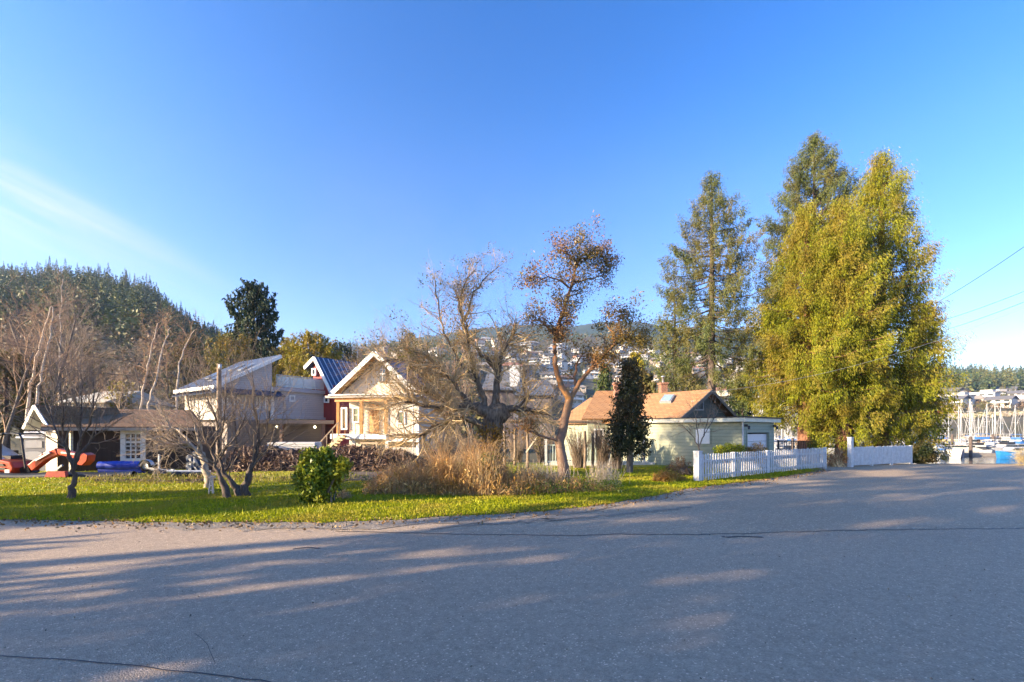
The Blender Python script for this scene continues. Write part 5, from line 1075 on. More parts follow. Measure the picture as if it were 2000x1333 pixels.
mb = MB(); mb.bar(pp(120, 884, -.33), pp(150, 888, -.33), .06); mb.bar(pp(146, 886, -.2), pp(158, 892, -.2), .08); mb.build('hydraulic_ram', STEEL, r)
mb = MB(); mb.bar(pp(20, 898, .6), pp(20, 880, .6), .3, .3); mb.box(tuple(pp(22, 893, .1)), (.5, .5, .12)); mb.build('seat', BLACKM, r)
mb = MB(); mb.box(tuple(pp(-16, 921, -.56)), (.5, .02, .1)); mb.box(tuple(pp(14, 921, -.56)), (.16, .02, .12)); mb.build('decal', WHITE, r)
beam([(50, 922), (66, 915)], .34, .3, -.1).build('boom_bracket', BLACKM, r)
mb = MB(); mb.prism([pp(86, 933, -.6), pp(128, 933, -.6), pp(126, 921, -.6), pp(92, 921, -.6)], (0, .12, 0)); mb.build('dozer_blade', plain('red_blade', (.30, .03, .02), .4), r); beam([(50, 934), (90, 929)], .1, .12, -.3).build('blade_arm', ORANGE, r)

r = thing('portable_toilet', tuple(G(62, 19)), 'grey plastic portable toilet with a moulded door behind the excavator', 'portable toilet')
GP_SHADE = plain('shaded_grey_plastic', (.14, .15, .19), .45, .12, 3, bmp=0); WP = plain('blue_white_plastic', (.5, .54, .66), .45, .12, 3, bmp=0)  # door grey is darkened and blued: its shade is put into the colour
F = Fac(46, 18.9, 96, 19.0); FLt = FacXY((F.pt(46, HZ).x, F.pt(46, HZ).y), (F.pt(46, HZ).x-.35, F.pt(46, HZ).y+1.1))
c = F.pt(46, HZ); e = F.pt(92, HZ); mb = MB(); b0 = V3(c.x, c.y, -.25); b1 = V3(e.x, e.y, -.25)
mb.prism([b0, b1, b1+V3(-.35, 1.05, 0), b0+V3(-.35, 1.05, 0)], V3(0, 0, 1.98)); mb.build('cabin', WP, r, .03)
mb = MB(); F.rect(mb, 48, 848, 90, 926, .04, .03); dr = mb.build('door', GP_SHADE, r)
mb = MB(); 
for y0, y1 in ((860, 875), (882, 906)):
    F.poly(mb, [(52, y1), (84, y1), (84, y0+2), (76, y0), (60, y0), (52, y0+2)], .02, .055)
mb.build('door_panel', plain('grey_plastic_light', (.29, .30, .35), .45, .1, 3, bmp=0), dr)
mb = MB(); m0 = (b0+b1)/2+V3(-.17, .5, 1.73); mb.box(tuple(m0), (1.12, 1.2, .08), rz=.1); mb.box(tuple(m0+V3(0, 0, .07)), (.9, .95, .08), rz=.1); mb.build('roof', WP, r, .03)

# black drainage pipe, blue tarp, trailer, pipes
mb = MB(); t = np.linspace(0, 1, 30)[:, None]; q = np.array(tuple(G(-60, 15.9, .14)))*(1-t)+np.array(tuple(G(262, 16.6, .12)))*t; q[:, 2] += .02*np.sin(t[:, 0]*14); mb.tubes([(q, .15+.012*(np.arange(30) % 2))], 12)
tag(mb.build('drain_pipe', BLACKM), 'long thick black drain pipe lying along the back edge of the lawn', 'pipe')
mb = MB(); a, b = G(193, 17.6, .42), G(277, 17.9, .40); t = np.linspace(0, 1, 24)[:, None]; q = np.array(tuple(a))*(1-t)+np.array(tuple(b))*t; rng = R(8)
mb.tubes([(q, .17+rng.normal(size=24)*.008)], 14); mb.tubes([(np.vstack([[tuple(a+V3(.0, 0, 0))], [tuple(b)]])+[0, .1, -.18], np.array([.2, .19]))], 12)
BT = plain('blue_tarp', (.012, .045, .42), .45, .35, 6, bmp=.7); tag(mb.build('rolled_tarp', BT), 'bright blue rolled tarpaulin below the white window of the shed', 'tarp')
r = thing('boat_trailer', tuple(G(300, 17.2)), 'small grey trailer frame with an upright wheel in front of the shed', 'trailer')
c = P(286, 911, 17.2); mb = MB(); mb.lathe([(.12, -.07), (.19, -.08), (.215, -.04), (.215, .04), (.19, .08), (.12, .07)], tuple(c), 20, 'y'); w_ = mb.build('wheel', RUB, r)
MB().lathe([(0, -.03), (.1, -.05), (.125, -.06), (.125, .06), (.1, .05), (0, .03)], tuple(c), 16, 'y').build('rim', STEEL, w_)
mb = MB(); mb.lathe([(.25, -.09), (.26, 0), (.25, .09)], tuple(c), 20, 'y'); V_ = mb.V[0]; V_[:, 2] = np.maximum(V_[:, 2], c.z+.03); mb.build('mudguard', STEEL, r)
mb = MB(); mb.bar(P(284, 914, 17.1), P(335, 921, 17.1), .07); mb.bar(P(296, 918, 17.6), P(340, 918, 17.3), .06); mb.bar(P(298, 912, 17.2), P(307, 905, 17.2), .03); mb.build('frame', STEEL, r)
mb = MB(); mb.bar(P(310.5, 920, 17.2), P(310.5, 888, 17.2), .05); mb.build('mast_post', WHITE2, r)
mb = MB(); mb.prism([P(286, 926, 16.8), P(318, 926, 16.8), P(310, 919, 16.8), P(290, 920, 16.8)], (0, .5, 0)); mb.build('black_cover', BLACKM, r)
mb = MB(); mb.tubes([([tuple(P(326, 921, 16.7)), tuple(P(412, 922, 17.2))], [.05, .05])], 10); tag(mb.build('white_pipe', WHITE), 'straight white pipe lying on a black roll behind the pale barked tree', 'pipe')
mb = MB(); t = np.linspace(0, 1, 16)[:, None]; q = np.array(tuple(P(335, 927, 16.5)))*(1-t)+np.array(tuple(P(408, 928, 17.0)))*t; mb.tubes([(q, .1+R(4).normal(size=16)*.012)], 10); tag(mb.build('black_roll', BLACKM), 'lumpy black plastic roll on the grass under the white pipe', 'roll')
mb = MB(); rng = R(6); gx, gy = 9, 9; TP = []
for i in range(gx):
    for j in range(gy):
        u, v = i/(gx-1), j/(gy-1); px = 366+34*u; top = 880+14*abs(u-.45)*2; py = top+(926-top)*v; TP.append(tuple(P(px, py, 18.9-.5*v+rng.normal()*.06)))
mb.add(TP, [(i*gy+j, (i+1)*gy+j, (i+1)*gy+j+1, i*gy+j+1) for i in range(gx-1) for j in range(gy-1)]); mb.build('x', BLACKM); 
o_ = COL.objects['x']; o_.name = 'draped_tarp'; o_.data.materials[0] = plain('slate_blue_tarp', (.025, .04, .075), .5, .4, 5, bmp=.8); sm_ = o_.modifiers.new('thick', 'SOLIDIFY'); sm_.thickness = .06; tag(o_, 'dark slate blue tarpaulin draped against the right end of the brown shed', 'tarp')

# heap of brush and soil across the yard
def heap(name, label, cat, px0, px1, d, prof, dep, m, seed, amp=.12, nx=150, kind=None):
    rng = R(seed); xs = np.linspace(X(px0, d), X(px1, d), nx); ny = 40; V = []
    bump_ = rng.normal(size=(nx, ny)); k = np.array([1, 2, 3, 2, 1])/9.
    for ax in (0, 1): bump_ = np.apply_along_axis(lambda a: np.convolve(a, k, 'same'), ax, bump_)
    for i, x in enumerate(xs):
        for j in range(ny):
            v = j/(ny-1); top = prof((x*FP/d)+1000); z = top*math.sin(PI*v)**.75; V.append((x+rng.normal()*.02, d-dep/2+dep*v, z*(1+.0)+bump_[i, j]*amp*min(1, z*3)-.03))
    F_ = [(i*ny+j, (i+1)*ny+j, (i+1)*ny+j+1, i*ny+j+1) for i in range(nx-1) for j in range(ny-1)]
    return tag(MB().add(V, F_).build(name, m), label, cat, kind=kind)
SOILM = plain('brush_soil', (.075, .05, .04), .95, .7, 5, bmp=1)
heap('brush_heap', 'long dark heap of soil and brush between the lawn and the houses', 'heap', 430, 830, 20.2, lambda px: float(np.interp(px, [430, 470, 520, 560, 600, 680, 740, 790, 830], [.3, .95, 1.0, .75, .8, 1.0, .85, .75, .3])), 3.4, SOILM, 12, .45)
heap('soil_bank', 'low dark soil and weed bank behind the small left fruit tree', 'bank', 150, 470, 15.4, lambda px: float(np.interp(px, [150, 200, 330, 400, 470], [.02, .16, .10, .14, .02])), 1.6, SOILM, 13, .2)
rng = R(14); n = 9000; px = rng.uniform(440, 825, n); v = rng.uniform(0, 1, n); hh = np.interp(px, [440, 470, 520, 560, 600, 680, 740, 790, 830], [.3, .95, 1.0, .75, .8, 1.0, .85, .75, .3]); C = np.stack([X(px, 20.2), 20.2-1.7+3.0*v, hh*np.sin(PI*v*.9)**.75+rng.uniform(0, .10, n)], 1)
tag(MB().leaves(C, rng.normal(size=(n, 3)), rng.uniform(.1, .5, n), rng.uniform(.008, .03, n), rng).build('brushwood', leafm('brush', (.09, .05, .035), (.30, .20, .14), (.05, .04, .04), scale=.9, trans=0)), 'cut sticks and dead leaves covering the long heap', 'brushwood', kind='stuff')
n = 2400; C = np.stack([X(rng.uniform(160, 700, n), 15.2), rng.uniform(14.4, 16.4, n), rng.uniform(.02, .26, n)], 1)
tag(MB().leaves(C, rng.normal(size=(n, 3))*[.4, .4, 1], rng.uniform(.08, .25, n), rng.uniform(.006, .018, n), rng).build('weeds', leafm('weeds', (.14, .15, .03), (.34, .28, .10), (.2, .12, .06), trans=.2)), 'rough weeds and dry stalks along the back of the lawn', 'weeds', kind='stuff')
# lumber, sawhorse, steps, path
r = thing('lumber_stack', tuple(G(578, 27)), 'stack of long pale boards beside the carport', 'lumber')
for i in range(6):
    mb = MB(); mb.box((X(576, 27), 27, .42+i*.12), (2.85-.06*(i % 3), 1.0, .10), rz=.02*(i % 2)); mb.build('board_layer', plain('pale_board_a', (.55, .55, .56), .6, .1, 3) if i == 0 else COL.objects['board_layer'].data.materials[0], r)
for s in (-1, 0, 1): MB().box((X(576, 27)+s*1.1, 27, .19), (.1, 1.1, .34)).build('bearer', WOODP, r)
r = thing('sawhorse', tuple(G(722, 30)), 'pale timber sawhorse standing in front of the white deck', 'sawhorse')
a, b = P(704, 866, 30), P(738, 866, 30); MB().bar(a, b, .1, .12).build('top_rail', WOODP, r)
for e, s in ((a, 1), (b, -1)):
    for yy in (-.35, .35): MB().bar(e+V3(.1*s, 0, 0), V3(e.x-.22*s, e.y+yy, .05), .07).build('leg', WOODP, r)
r = thing('tripod_ladder', tuple(G(411, 12.3)), 'narrow pale grey folding ladder leaning at the trunk of the apple tree', 'ladder')
dd = 12.3; LA = plain('aluminium', (.5, .52, .56), .4, .2, 6, .3)
for x0, x1 in ((408, 412), (418, 415)): MB().bar(P(x0-2, 981, dd-.1), P(x1, 933, dd), .035).build('stile', LA, r)
MB().bar(P(419, 978, dd+.35), P(414, 934, dd), .03).build('rear_leg', LA, r)
for y in (940, 949, 958, 967): MB().bar(P(409-.0*y, y, dd-.05), P(416, y, dd-.05), .025).build('rung', LA, r)
MB().box(tuple(P(413.5, 932, dd)), (.16, .12, .05)).build('ladder_cap', LA, r)
mb = MB(); a = G(682, 16.2); mb.box((a.x, a.y, .05), (.75, 1.3, .1), rz=-.3); tag(mb.build('paving_slab', CONC), 'pale concrete slab in the bare earth right of the rounded shrub', 'slab')
mb = MB(); xs = np.linspace(X(650, 15.6), X(760, 15.6), 22)
tag(sheet('bare_earth', wob([(X(640, 15), 14.9), (X(770, 15), 15.0), (X(790, 17), 18.2), (X(620, 17), 18.2)], .08, 31), .135, dirtm), kind='structure')
# ---------------------------------------------------------------- middle distance and far shore
def xy(px, d): return ((px-1000)/FP*d, d)
def bare_proto(name, seed, cf, L, r0, bark, tw, label, group, mx=4, cut=1):
    rng = R(seed); root = thing(name, (0, 0, 0), label, 'tree', group); out = []
    grow(rng, np.zeros(3), (0, 0, 1), L, r0, 0, mx, out, cf, r0*.35)
    MB().tubes([(p, r) for p, r, l in out if l == 0], 7).build('trunk', bark, root); MB().tubes([(p, r) for p, r, l in out if l > 0], 3).build('branches', tw, root)
    return kids(root)
BCF = dict(wig=.13, up=.22, n=[13, 7, 6, 4], ang=(22, 58), ratio=.55, rr=.5, rmin=.016)
TW2 = plain('brown_twig_mass', (.30, .19, .12), .85, .25, .3, bmp=0); TW3 = plain('grey_twig_mass', (.26, .20, .15), .85, .25, .3, bmp=0); BIRCH = barkm('birch_bark', (.45, .36, .27), (.65, .55, .44), 2)
pa = bare_proto('bare_tree', 201, BCF, 9, .14, BARK_G, TW2, 'leafless brown tree', 'leafless trees behind the sheds and houses')
pb = bare_proto('bare_tree', 202, dict(BCF, ang=(15, 45), up=.3), 10, .13, BARK_G, TW3, 'leafless grey tree', 'leafless trees behind the sheds and houses')
BT_ = [(0, 32, .9), (62, 47, 1.5), (105, 52, 1.75), (178, 54, 1.5), (85, 66, 1.5), (215, 60, 1.0), (250, 66, 1.15), (285, 72, 1.35), (365, 76, 1.5), (395, 70, 1.2), (345, 90, 1.6), (160, 80, 1.5), (-20, 50, 1.3), (130, 95, 1.5),
       (680, 60, 1.1), (712, 66, 1.2), (745, 58, 1.2), (790, 54, 1.25), (835, 52, 1.2), (880, 55, 1.1), (925, 60, 1.0), (770, 75, 1.3), (860, 70, 1.3), (1045, 62, .8), (1130, 66, .9), (1085, 80, 1.0)]
WH = ['at the left edge', 'above the white shed', 'behind the brown shed', 'left of the wooden pole', 'behind the grey house', 'behind the white house', 'behind the old tree', 'beside the arbutus']
def where(px):
    return WH[0] if px < 50 else WH[1] if px < 110 else WH[2] if px < 330 else WH[3] if px < 430 else WH[4] if px < 620 else WH[5] if px < 800 else WH[6] if px < 1010 else WH[7]
usd = set()
for i, (px, d, s) in enumerate(BT_):
    src = (pa, pb)[i % 2]; x, y = xy(px, d); z = GB(x, y)-.2
    lb = ('tall ' if s > 1.35 else 'smaller ' if s < 1.1 else '')+('warm brown' if src is pa else 'greyish')+' leafless tree '+where(px)+(', farther back' if d > 68 else ', nearer' if d < 50 else '')
    if src.name not in usd: usd.add(src.name); src.location = (x, y, z); src['label'] = lb; src.rotation_euler = (0, 0, i); src.scale = (s, s, s)
    else: dup(src, (x, y, z), i*1.7, s, lb)
# pale stemmed birches
def birch(paths, d, label, seed):
    rng = R(seed); root = thing('birch_tree', tuple(P(paths[0][0][0], 835, d)), label, 'tree', 'pale stemmed birches'); L = smooth_paths([([(x, y, d) for x, y in pts], list(np.linspace(.13, .04, len(pts)))) for pts in paths], seed, 3, .06)
    MB().tubes(L, 7).build('trunk', BIRCH, root); out = []
    for p, r in L: sprout(rng, p, r, dirs_of(p), 1, -1, 3, out, dict(wig=.2, up=lambda l: .1 if l < 1 else -.25, n=[6, 5, 3], ang=(30, 70), ratio=.6, L0=3.2, rr=.4, rmin=.012), t0=.35, n=16)
    MB().tubes([(p, r) for p, r, l in out], 3).build('branches', TW2, root)
birch([[(53, 835), (56, 780), (64, 735), (72, 700), (82, 660), (95, 615), (101, 598)], [(70, 835), (70, 780), (78, 745), (88, 700), (100, 655), (103, 600)]], 40, 'twin stemmed pale birch rising above the white shed', 301)
birch([[(272, 840), (274, 790), (281, 750), (288, 715), (298, 670), (308, 632)], [(288, 840), (291, 790), (303, 755), (315, 700), (325, 660), (334, 640)]], 46, 'pair of leaning pale birch stems behind the brown shed roof', 302)
birch([[(345, 840), (346, 760), (352, 710), (362, 670), (380, 645)]], 48, 'single pale birch stem curving right, left of the wooden pole', 303)
birch([[(116, 800), (116, 700), (118, 640), (120, 570), (123, 545)]], 70, 'tall thin pale dead stem high against the wooded hill', 304)

# evergreens of the middle distance
DG_ = leafm('dark_fir', (.018, .04, .02), (.055, .08, .03), (.04, .06, .03), scale=.15, trans=.1)
def mid(name, label, px, d, top, tb, leaf, seed, nb=110, L=.5, W=.1, k=14, cpm=1.2, **kw): px_tree(name, label, px, d, top, tb, leaf, BARK_D, seed, nb=nb, cpm=cpm, k=k, L=L, W=W, hang=kw.pop('hang', .9), tr=.3, group=None, z0=kw.pop('z0', 1), **kw)
mid('fir_tree', 'dark flat topped fir standing against the sky behind the grey house', 497, 72, 556, [(556, 10), (580, 30), (610, 44), (640, 46), (680, 48), (720, 50), (760, 30)], DG_, 311, nb=210, hang=.9, droop=.1, tip=.3, cpm=1.8, k=22, tmin=.15)
mid('cedar_tree', 'round golden cedar behind the roof deck of the grey house', 612, 58, 652, [(652, 10), (668, 30), (690, 46), (730, 54), (780, 50), (830, 40)], CEDARY, 312, nb=170, cpm=1.8, L=.35, W=.06, k=22)
mid('cedar_tree', 'second golden cedar, left of the rounder one and partly behind the roof', 566, 62, 662, [(662, 8), (685, 22), (720, 34), (780, 36), (830, 30)], CEDARY, 313, nb=120, cpm=1.8, L=.35, W=.06, k=20)
mid('evergreen_tree', 'olive and orange tinged bushy tree behind the high roof edge', 450, 60, 655, [(655, 18), (675, 34), (700, 44), (760, 46), (820, 40)], leafm('tawny_foliage', (.14, .13, .02), (.28, .17, .03), (.10, .12, .03), scale=.3), 314, nb=120, cpm=1.6, L=.35, W=.06, k=16)
mid('evergreen_tree', 'dark green bushy tree left of the flat topped fir', 478, 84, 640, [(640, 8), (670, 30), (710, 44), (770, 46), (820, 40)], DG_, 315)
mid('evergreen_tree', 'broad dark evergreen in front of the wooded hill above the shed', 150, 85, 668, [(668, 10), (700, 36), (740, 50), (790, 52), (830, 40)], OLIVE, 316)
mid('evergreen_tree', 'yellowish green tall tree near the middle of the left hill', 375, 88, 655, [(655, 10), (690, 28), (740, 38), (800, 40), (830, 34)], OLIVE, 317)
mid('evergreen_tree', 'dense dark evergreen behind the left end of the excavator', 12, 44, 690, [(690, 14), (720, 44), (770, 60), (820, 60), (850, 50)], OLIVE, 318)
mid('golden_shrub', 'small bright yellow green bush above the brown shed roof', 240, 64, 748, [(748, 10), (756, 20), (766, 22), (780, 20)], CEDARY, 319, nb=60, L=.35, W=.07, z0=0)
mid('evergreen_tree', 'dark evergreen right of the golden cedars', 672, 74, 672, [(672, 8), (700, 24), (740, 30), (800, 30), (830, 24)], DG_, 320)
mid('evergreen_tree', 'dark olive evergreen behind the crown of the old tree', 800, 80, 650, [(650, 8), (690, 24), (740, 34), (800, 34), (830, 24)], OLIVE, 321)
mid('evergreen_tree', 'pointed green conifer between the arbutus and the holly', 1180, 70, 712, [(712, 4), (740, 14), (770, 18), (800, 20), (830, 16)], leafm('mid_green', (.05, .085, .03), (.13, .15, .04), scale=.2), 322)
mid('evergreen_tree', 'pale green tall conifer behind the top of the holly', 1240, 62, 690, [(690, 5), (720, 16), (760, 22), (800, 24), (830, 18)], CEDARY, 323)
mid('evergreen_tree', 'dark evergreen low in the gap between the spruce and the cedars', 1450, 60, 742, [(742, 5), (760, 16), (785, 22), (810, 20)], DG_, 324)
mid('evergreen_tree', 'olive rounded evergreen just above the orange ridge', 1255, 48, 725, [(725, 6), (745, 22), (775, 28), (810, 24)], OLIVE, 325)

# forests as one mass
def forest(name, label, pts, hs, leaf, seed, k=90, rad=.19, kind='stuff', conic=True, sz=.11):
    rng = R(seed); n = len(pts); q = rng.random((n, k))**(1.25 if conic else .8); h = hs[:, None]
    prof = (1-q)**.85 if conic else np.sin(np.clip(q*.9+.1, 0, 1)*PI)**.5
    rr = rad*h*prof*np.sqrt(rng.uniform(.25, 1, (n, k))); az = rng.uniform(0, 2*PI, (n, k))
    C = np.stack([pts[:, None, 0]+np.cos(az)*rr, pts[:, None, 1]+np.sin(az)*rr, pts[:, None, 2]+h*(.06+.93*q)], -1).reshape(-1, 3)
    A = np.stack([np.cos(az), np.sin(az), np.full_like(az, -.55 if conic else .2)], -1).reshape(-1, 3)+rng.normal(size=(n*k, 3))*(.35 if conic else .9)
    S = np.repeat(hs, k)*sz*rng.uniform(.6, 1.2, n*k)*np.clip(prof.ravel()*1.3, .35, 1)
    o = MB().leaves(C, A, S*1.6, S*.42, rng).build(name, leaf)
    if kind: tag(o, label, 'forest', kind=kind)
    return o
def scatter(n, px0, px1, d0, d1, seed, cond=None, gap=0):
    rng = R(seed); px = rng.uniform(px0, px1, n); d = np.sqrt(rng.uniform(d0**2, d1**2, n)); x = (px-1000)/FP*d; p = np.stack([x, d, zh(x, d)], 1)
    if cond is not None: p = p[cond(px, d, p[:, 2])]
    return p
FOR1 = leafm('hill_forest', (.010, .024, .012), (.05, .075, .022), (.13, .14, .028), scale=.028, trans=.05)
FOR2 = leafm('blue_green_forest', (.02, .045, .03), (.06, .095, .04), (.14, .14, .05), scale=.02, trans=.05)
BRN = leafm('brown_scrub', (.09, .06, .035), (.20, .14, .085), (.10, .11, .035), scale=.04, trans=.05)
rng = R(400)
p = scatter(1500, -260, 440, 190, 450, 401, lambda px, d, z: (z > 6)); forest('forest', 'dense dark conifer wood covering the hill on the left', p, rng.uniform(11, 22, len(p)), FOR1, 402, k=100)
p = scatter(700, 340, 960, 380, 900, 403, lambda px, d, z: (z > 5)); forest('forest', 'far conifers along the ridge behind the houses', p, rng.uniform(9, 17, len(p)), FOR1, 404, k=60)
p = scatter(1500, -200, 930, 95, 330, 405); forest('scrub', 'brown leafless scrub at the foot of the left hill', p, rng.uniform(3.5, 8.5, len(p)), BRN, 406, k=60, rad=.45, conic=False, sz=.16)
p = scatter(1500, 900, 1560, 352, 1240, 407); forest('scrub', 'brown and olive scrub between the hillside houses', p, rng.uniform(4, 8, len(p)), BRN, 408, k=34, rad=.5, conic=False, sz=.2)
p = scatter(420, 900, 1560, 1010, 1260, 409); forest('forest', 'line of far conifers at the top of the hillside above the houses', p, rng.uniform(12, 24, len(p)), FOR2, 410, k=50)
p = scatter(1300, 1700, 2200, 470, 720, 411); forest('forest', 'blue green conifer wood on the ridge at the right', p, rng.uniform(15, 30, len(p)), FOR2, 412, k=110)
p = scatter(500, 1700, 2150, 352, 520, 413); forest('scrub', 'brown scrub around the houses on the right shore', p, rng.uniform(3, 7, len(p)), BRN, 414, k=44, rad=.5, conic=False, sz=.18)
# single conifers one can tell apart on the slopes
def far_proto(seed, leaf, conic=True, rad=.2, k=260):
    root = thing('conifer' if conic else 'round_tree', (0, 0, 0), 'far tree', 'tree', 'single trees on the far slopes'); MB().tubes([([(0, 0, -.02), (0, 0, .5), (0, 0, .95)], [.018, .012, .003])], 6).build('trunk', BARK_D, root)
    o = forest('crown', '', np.zeros((1, 3)), np.array([1.0]), leaf, seed, k=k, rad=rad, kind=None, conic=conic, sz=.07 if conic else .1); o.parent = root; return kids(root)
fp = [(far_proto(501, FOR2), 'blue green'), (far_proto(502, FOR1, rad=.17), 'dark narrow'), (far_proto(503, leafm('olive_far', (.08, .085, .02), (.17, .15, .04), scale=1, trans=.05), rad=.26), 'olive broad'), (far_proto(504, leafm('pale_far', (.11, .09, .05), (.2, .15, .085), scale=1, trans=.05), False, .42, 200), 'pale brown rounded')]
LM = [(940, 'left of the white chimney'), (1000, 'right of the white chimney'), (1075, 'behind the arbutus'), (1135, 'right of the arbutus fork'), (1200, 'above the dark holly'), (1275, 'above the orange roof'), (1340, 'behind the open spruce'), (1430, 'left of the cedars'), (1520, 'behind the cedars'), (1840, 'just right of the cedars'), (1905, 'above the right marina'), (1960, 'above the far right boats')]
def place(px, py): 
    w = 'above the brown shed' if px < 330 else 'above the grey house' if px < 620 else 'behind the old tree'
    for a, b in LM:
        if px >= a-8: w = b
    return w
def level(py, right=False): return 'high on the slope' if py < (760 if right else 700) else 'halfway up the slope' if py < (785 if right else 738) else 'low near the shore'
used = {}
def put(pr, lb, x, y, sc, rz, sink=.3):
    z = GB(x, y)-sink
    if pr.name not in used: used[pr.name] = 1; pr.location = (x, y, z); pr.scale = sc if hasattr(sc, '__len__') else (sc,)*3; pr.rotation_euler = (0, 0, rz); pr['label'] = lb; return pr
    return dup(pr, (x, y, z), rz, sc, lb)
rng = R(600); occ = []
for px0, px1, d0, d1, n in ((935, 1500, 380, 1050, 74), (1850, 2030, 380, 520, 20), (200, 430, 150, 300, 12), (640, 930, 300, 620, 12)):
    for _ in range(n):
        px = rng.uniform(px0, px1); d = math.sqrt(rng.uniform(d0**2, d1**2)); x, y = xy(px, d); j = rng.choice(4, p=[.35, .3, .2, .15]); h = rng.uniform(9, 19)*(1 if j != 3 else .6)*(.8 if px < 900 else 1); z = GB(x, y); py = HZ-(z-EYE)/y*FP
        put(fp[j][0], fp[j][1]+' tree '+place(px, py)+', '+level(py, px > 1800), x, y, (h, h, h), rng.uniform(0, 6)); 
rng = R(650)
for _ in range(56):
    px = rng.uniform(-30, 432); d = rng.uniform(330, 425); x, y = xy(px, d); h = rng.uniform(19, 28); j = rng.choice(2)
    put(fp[j][0], fp[j][1]+(' spire tree on the wooded hill, ' + ('far left' if px < 110 else 'above the brown shed' if px < 260 else 'toward its right end')), x, y, (h*.8, h*.8, h), rng.uniform(0, 6))
# hillside houses
def house_proto(wc, rc, wn, rn, kind, seed):
    r = thing('hillside_house', (0, 0, 0), '', 'house', 'houses on the far slopes'); wm = plain(wn+'_house_wall', wc, .7, .1, .3, bmp=0); rm = plain(rn+'_house_roof', rc, .8, .15, .3, bmp=0)
    w, dp, h = (14, 9, 5.6) if kind != 1 else (17, 10, 3.4)
    MB().box((0, 0, h/2-1.5), (w, dp, h+3)).build('wall', wm, r); mb = MB(); e = .8; rh = 2.4
    if kind == 2: mb.box((0, 0, h+.2), (w+1.6, dp+1.6, .4)); mb.box((1.5, .5, h+1.3), (w*.5, dp*.6, 2))
    else:
        i = 0 if kind == 0 else 3.5; Q = [V3(-w/2-e, -dp/2-e, h-.2), V3(w/2+e, -dp/2-e, h-.2), V3(w/2+e-i, 0, h+rh), V3(-w/2-e+i, 0, h+rh)]
        slab(mb, Q, .3); slab(mb, [V3(a.x, -a.y, a.z) for a in Q], .3)
        if kind == 0: mb.prism([V3(-w/2, -dp/2, h-.1), V3(-w/2, dp/2, h-.1), V3(-w/2, 0, h+rh-.35)], (.2, 0, 0)); mb.prism([V3(w/2, -dp/2, h-.1), V3(w/2, dp/2, h-.1), V3(w/2, 0, h+rh-.35)], (-.2, 0, 0))
        else: slab(mb, [Q[0], V3(Q[0].x, -Q[0].y, h-.2), Q[3]], .3); slab(mb, [Q[1], V3(Q[1].x, -Q[1].y, h-.2), Q[2]], .3)
    mb.build('roof', rm, r)
    for zz in ((1.6, 4.2) if kind != 1 else (1.8,)):
        for k in range(3): MB().box((-w/2+w*(k+.5)/3, -dp/2-.03, zz), (w*.2, .1, 1.4)).build('window', GLASS, r)
    if kind != 1: mb = MB(); mb.box((w*.1, -dp/2-.9, 2.85), (w*.7, 1.8, .2)); mb.box((w*.1, -dp/2-1.75, 3.4), (w*.7, .06, .9)); mb.build('balcony', WHITE, r)
    return kids(r), wn+' house, '+rn+' roof, '
HP = [house_proto((.48, .46, .43), (.12, .12, .13), 'white', 'dark grey', 0, 1), house_proto((.43, .36, .29), (.26, .23, .2), 'beige', 'pale grey', 1, 2), house_proto((.5, .49, .48), (.38, .37, .36), 'white flat topped', 'pale', 2, 3),
      house_proto((.30, .32, .36), (.45, .45, .47), 'grey blue', 'light', 1, 4), house_proto((.36, .2, .15), (.2, .12, .09), 'reddish', 'brown', 0, 5), house_proto((.45, .4, .33), (.30, .15, .10), 'cream', 'terracotta', 1, 6)]
PRB = [.26, .2, .22, .12, .08, .12]
def houses(n, px0, px1, d0, d1, seed, scl=(1, 1.5), gap=17):
    rng = R(seed); c = 0; tries = 0
    while c < n and tries < 6000:
        tries += 1; px = rng.uniform(px0, px1); d = math.sqrt(rng.uniform(d0**2, d1**2)); x, y = xy(px, d)
        if any(abs(x-a)+abs(y-b)*.5 < gap for a, b in occ): continue
        occ.append((x, y)); z = GB(x, y); py = HZ-(z-EYE)/y*FP; j = rng.choice(6, p=PRB); s = rng.uniform(*scl)
        put(HP[j][0], HP[j][1]+place(px, py)+', '+level(py, px > 1800), x, y, (s, s, s*rng.uniform(.9, 1.15)), math.atan2(-x, y)+rng.normal()*.45, 0); c += 1
houses(112, 925, 1520, 372, 960, 701); houses(30, 1842, 2060, 372, 520, 702, (1, 1.4), 20); houses(9, 190, 420, 250, 330, 703, (.6, .8)); houses(14, 560, 930, 330, 640, 704)

